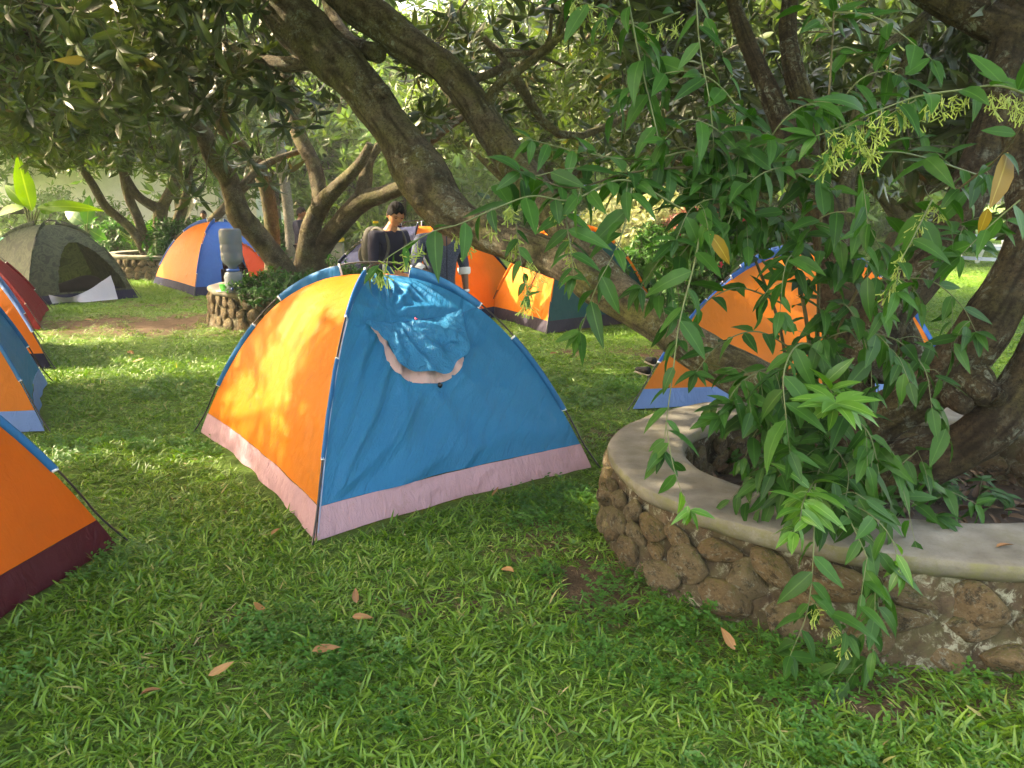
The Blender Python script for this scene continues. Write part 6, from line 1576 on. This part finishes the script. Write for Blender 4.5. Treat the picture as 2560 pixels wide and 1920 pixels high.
# ================================================================= grass
M['thatch'] = leafmat('dead_grass_blade', (0.20, 0.14, 0.06), (0.38, 0.30, 0.15), None, .2, .6, (.3, .25, .12), (1.1, 1, .7))
def tuft(name, seed, n, Lr, W, rows, mat, spread=.03, el=(.05, .95)):
    r = random.Random(seed); mb = MB()
    for k in range(n):
        a = r.uniform(0, 6.28); e = r.uniform(*el); l = r.uniform(*Lr)
        V, F, rb = leaf(l, W * r.uniform(.8, 1.25), r.uniform(.2, 1.1), .3, rows, r.uniform(-.6, .6), .62)
        R = np.array(basis((math.cos(a) * math.cos(e), math.sin(a) * math.cos(e), math.sin(e)), (0, 0, 1), r.uniform(-.7, .7)))
        mb.add(V @ R.T + np.array([r.uniform(-spread, spread), r.uniform(-spread, spread), -.004]), F, v=np.full(len(V), r.random()), rib=rb * .4)
    me = mkmesh(name, np.concatenate(mb.V), mb.F, mat, True, {k: np.concatenate(v) for k, v in mb.A.items()})
    return bpy.data.objects.new(name, me)
TN = [tuft('grass_tuft', 600 + k, 11, (.035, .10), .0046, (0, .35, .7, 1.0), M['grass']) for k in range(6)]
TF = [tuft('grass_tuft_far', 620 + k, 22, (.04, .09), .0058, (0, .55, 1.0), M['grass'], .08) for k in range(4)]
def clov(name, seed):
    r = random.Random(seed); mb = MB()
    for k in range(9):
        x, y, h = r.uniform(-.06, .06), r.uniform(-.06, .06), r.uniform(.012, .06)
        for q in range(5):
            a = q * 1.26 + r.uniform(-.3, .3); V, F, rb = leaf(r.uniform(.012, .022), .0055, .3, .25, (0, .3, .7, 1.0), 0, 1.0)
            R = np.array(basis((math.cos(a), math.sin(a), .35), (0, 0, 1))); mb.add(V @ R.T + np.array([x, y, h * (.5 + .12 * q)]), F, v=np.full(len(V), r.random()), rib=rb * .4)
    me = mkmesh(name, np.concatenate(mb.V), mb.F, M['clover'], True, {k: np.concatenate(v) for k, v in mb.A.items()}); return bpy.data.objects.new(name, me)
CL = [clov('ground_cover_tuft', 640 + k) for k in range(3)]
def area(n, y0, y1, m_=.25):
    y = np.sqrt(rng.uniform(y0 ** 2, y1 ** 2, n)); x = rng.uniform(-1, 1, n) * (y * .72 + m_)
    return x, y
def clean(x, y, thin=1.0):
    k = np.ones(len(x), bool)
    for f in FOOT: k &= ~inpoly(x, y, f)
    for pl in (PL1, PL2, PL3): k &= ((x - pl[0]) / (pl[2] - .02)) ** 2 + ((y - pl[1]) / (pl[3] - .02)) ** 2 > 1
    k &= rng.random(len(x)) > dirtf(x, y) * 1.25 * thin
    return x[k], y[k]
def gz(x, y):
    z = .018 * fbm(np.stack([x * 1.1, y * 1.1, 0 * x], 1), 3, 4); return np.where(y > 16.2, z * .3, z) - .012
def lay(name, x, y, sc, var, til=.25):
    n = len(x); o = scatter(name, np.stack([x, y, gz(x, y)], 1), np.stack([rng.normal(size=n) * til, rng.normal(size=n) * til, rng.uniform(0, 6.28, n)], 1), sc, var); return o
x1, y1 = clean(*area(14000, 1.35, 4.2)); x2, y2 = clean(*area(24000, 4.2, 8.2)); x = np.concatenate([x1, x2]); y = np.concatenate([y1, y2])
patch = fbm(np.stack([x * 1.3, y * 1.3, 0 * x], 1), 77, 3)
lay('grass', x, y, rng.uniform(.5, 1.1, len(x)) * (1 + .45 * patch) * (1 + .12 * (y < 3)), TN)
x, y = clean(*area(26000, 8.2, 17, .5)); lay('far_grass', x, y, rng.uniform(.7, 1.1, len(x)) * .95, TF)
x, y = clean(*area(16000, 17, 34, .5)); lay('distant_grass', x, y, rng.uniform(.8, 1.2, len(x)) * 1.5, TF, .15)
x, y = area(5200, 1.5, 8); k = rng.random(len(x)) < .35 + dirtf(x, y); FT = [tuft('dead_grass_tuft', 680 + q, 6, (.03, .07), .003, (0, .5, 1.0), M['thatch'], .04, (.0, .5)) for q in range(3)]
x, y = x[k], y[k]; k = np.ones(len(x), bool)
for f in FOOT: k &= ~inpoly(x, y, f)
k &= ((x - PL1[0]) / PL1[2]) ** 2 + ((y - PL1[1]) / PL1[3]) ** 2 > 1
lay('dead_grass', x[k], y[k], rng.uniform(.6, 1.1, int(k.sum())), FT)
# small leaved ground cover near the planter and in patches
x, y = area(9000, 1.5, 7)
k = (fbm(np.stack([x * 1.6, y * 1.6, 0 * x], 1), 91, 3) > .30) | (((x - .75) / .6) ** 2 + ((y - 2.75) / .5) ** 2 < 1) | (((x - .25) / .3) ** 2 + ((y - 3.9) / .35) ** 2 < 1) | (((x - 1.7) / .9) ** 2 + ((y - 2.33) / .14) ** 2 < 1)
x, y = clean(x[k], y[k], .5); lay('ground_cover', x, y, rng.uniform(.7, 1.3, len(x)), CL)
HAZE = 0.0015
# ================================================================= the pale morning air
me = mkmesh('haze', *box((0, 28, 9), (150, 100, 20.0)), smooth=False)
m, nt, bs, out = newmat('haze_air'); nt.nodes.remove(bs)
vs = nt.nodes.new('ShaderNodeVolumePrincipled'); vs.inputs['Color'].default_value = (0.93, 0.97, 0.95, 1); vs.inputs['Density'].default_value = HAZE
L(nt, vs.outputs[0], out.inputs['Volume']); me.materials.append(m)
hz = bpy.data.objects.new('haze', me); COL.objects.link(hz); hz['kind'] = 'stuff'
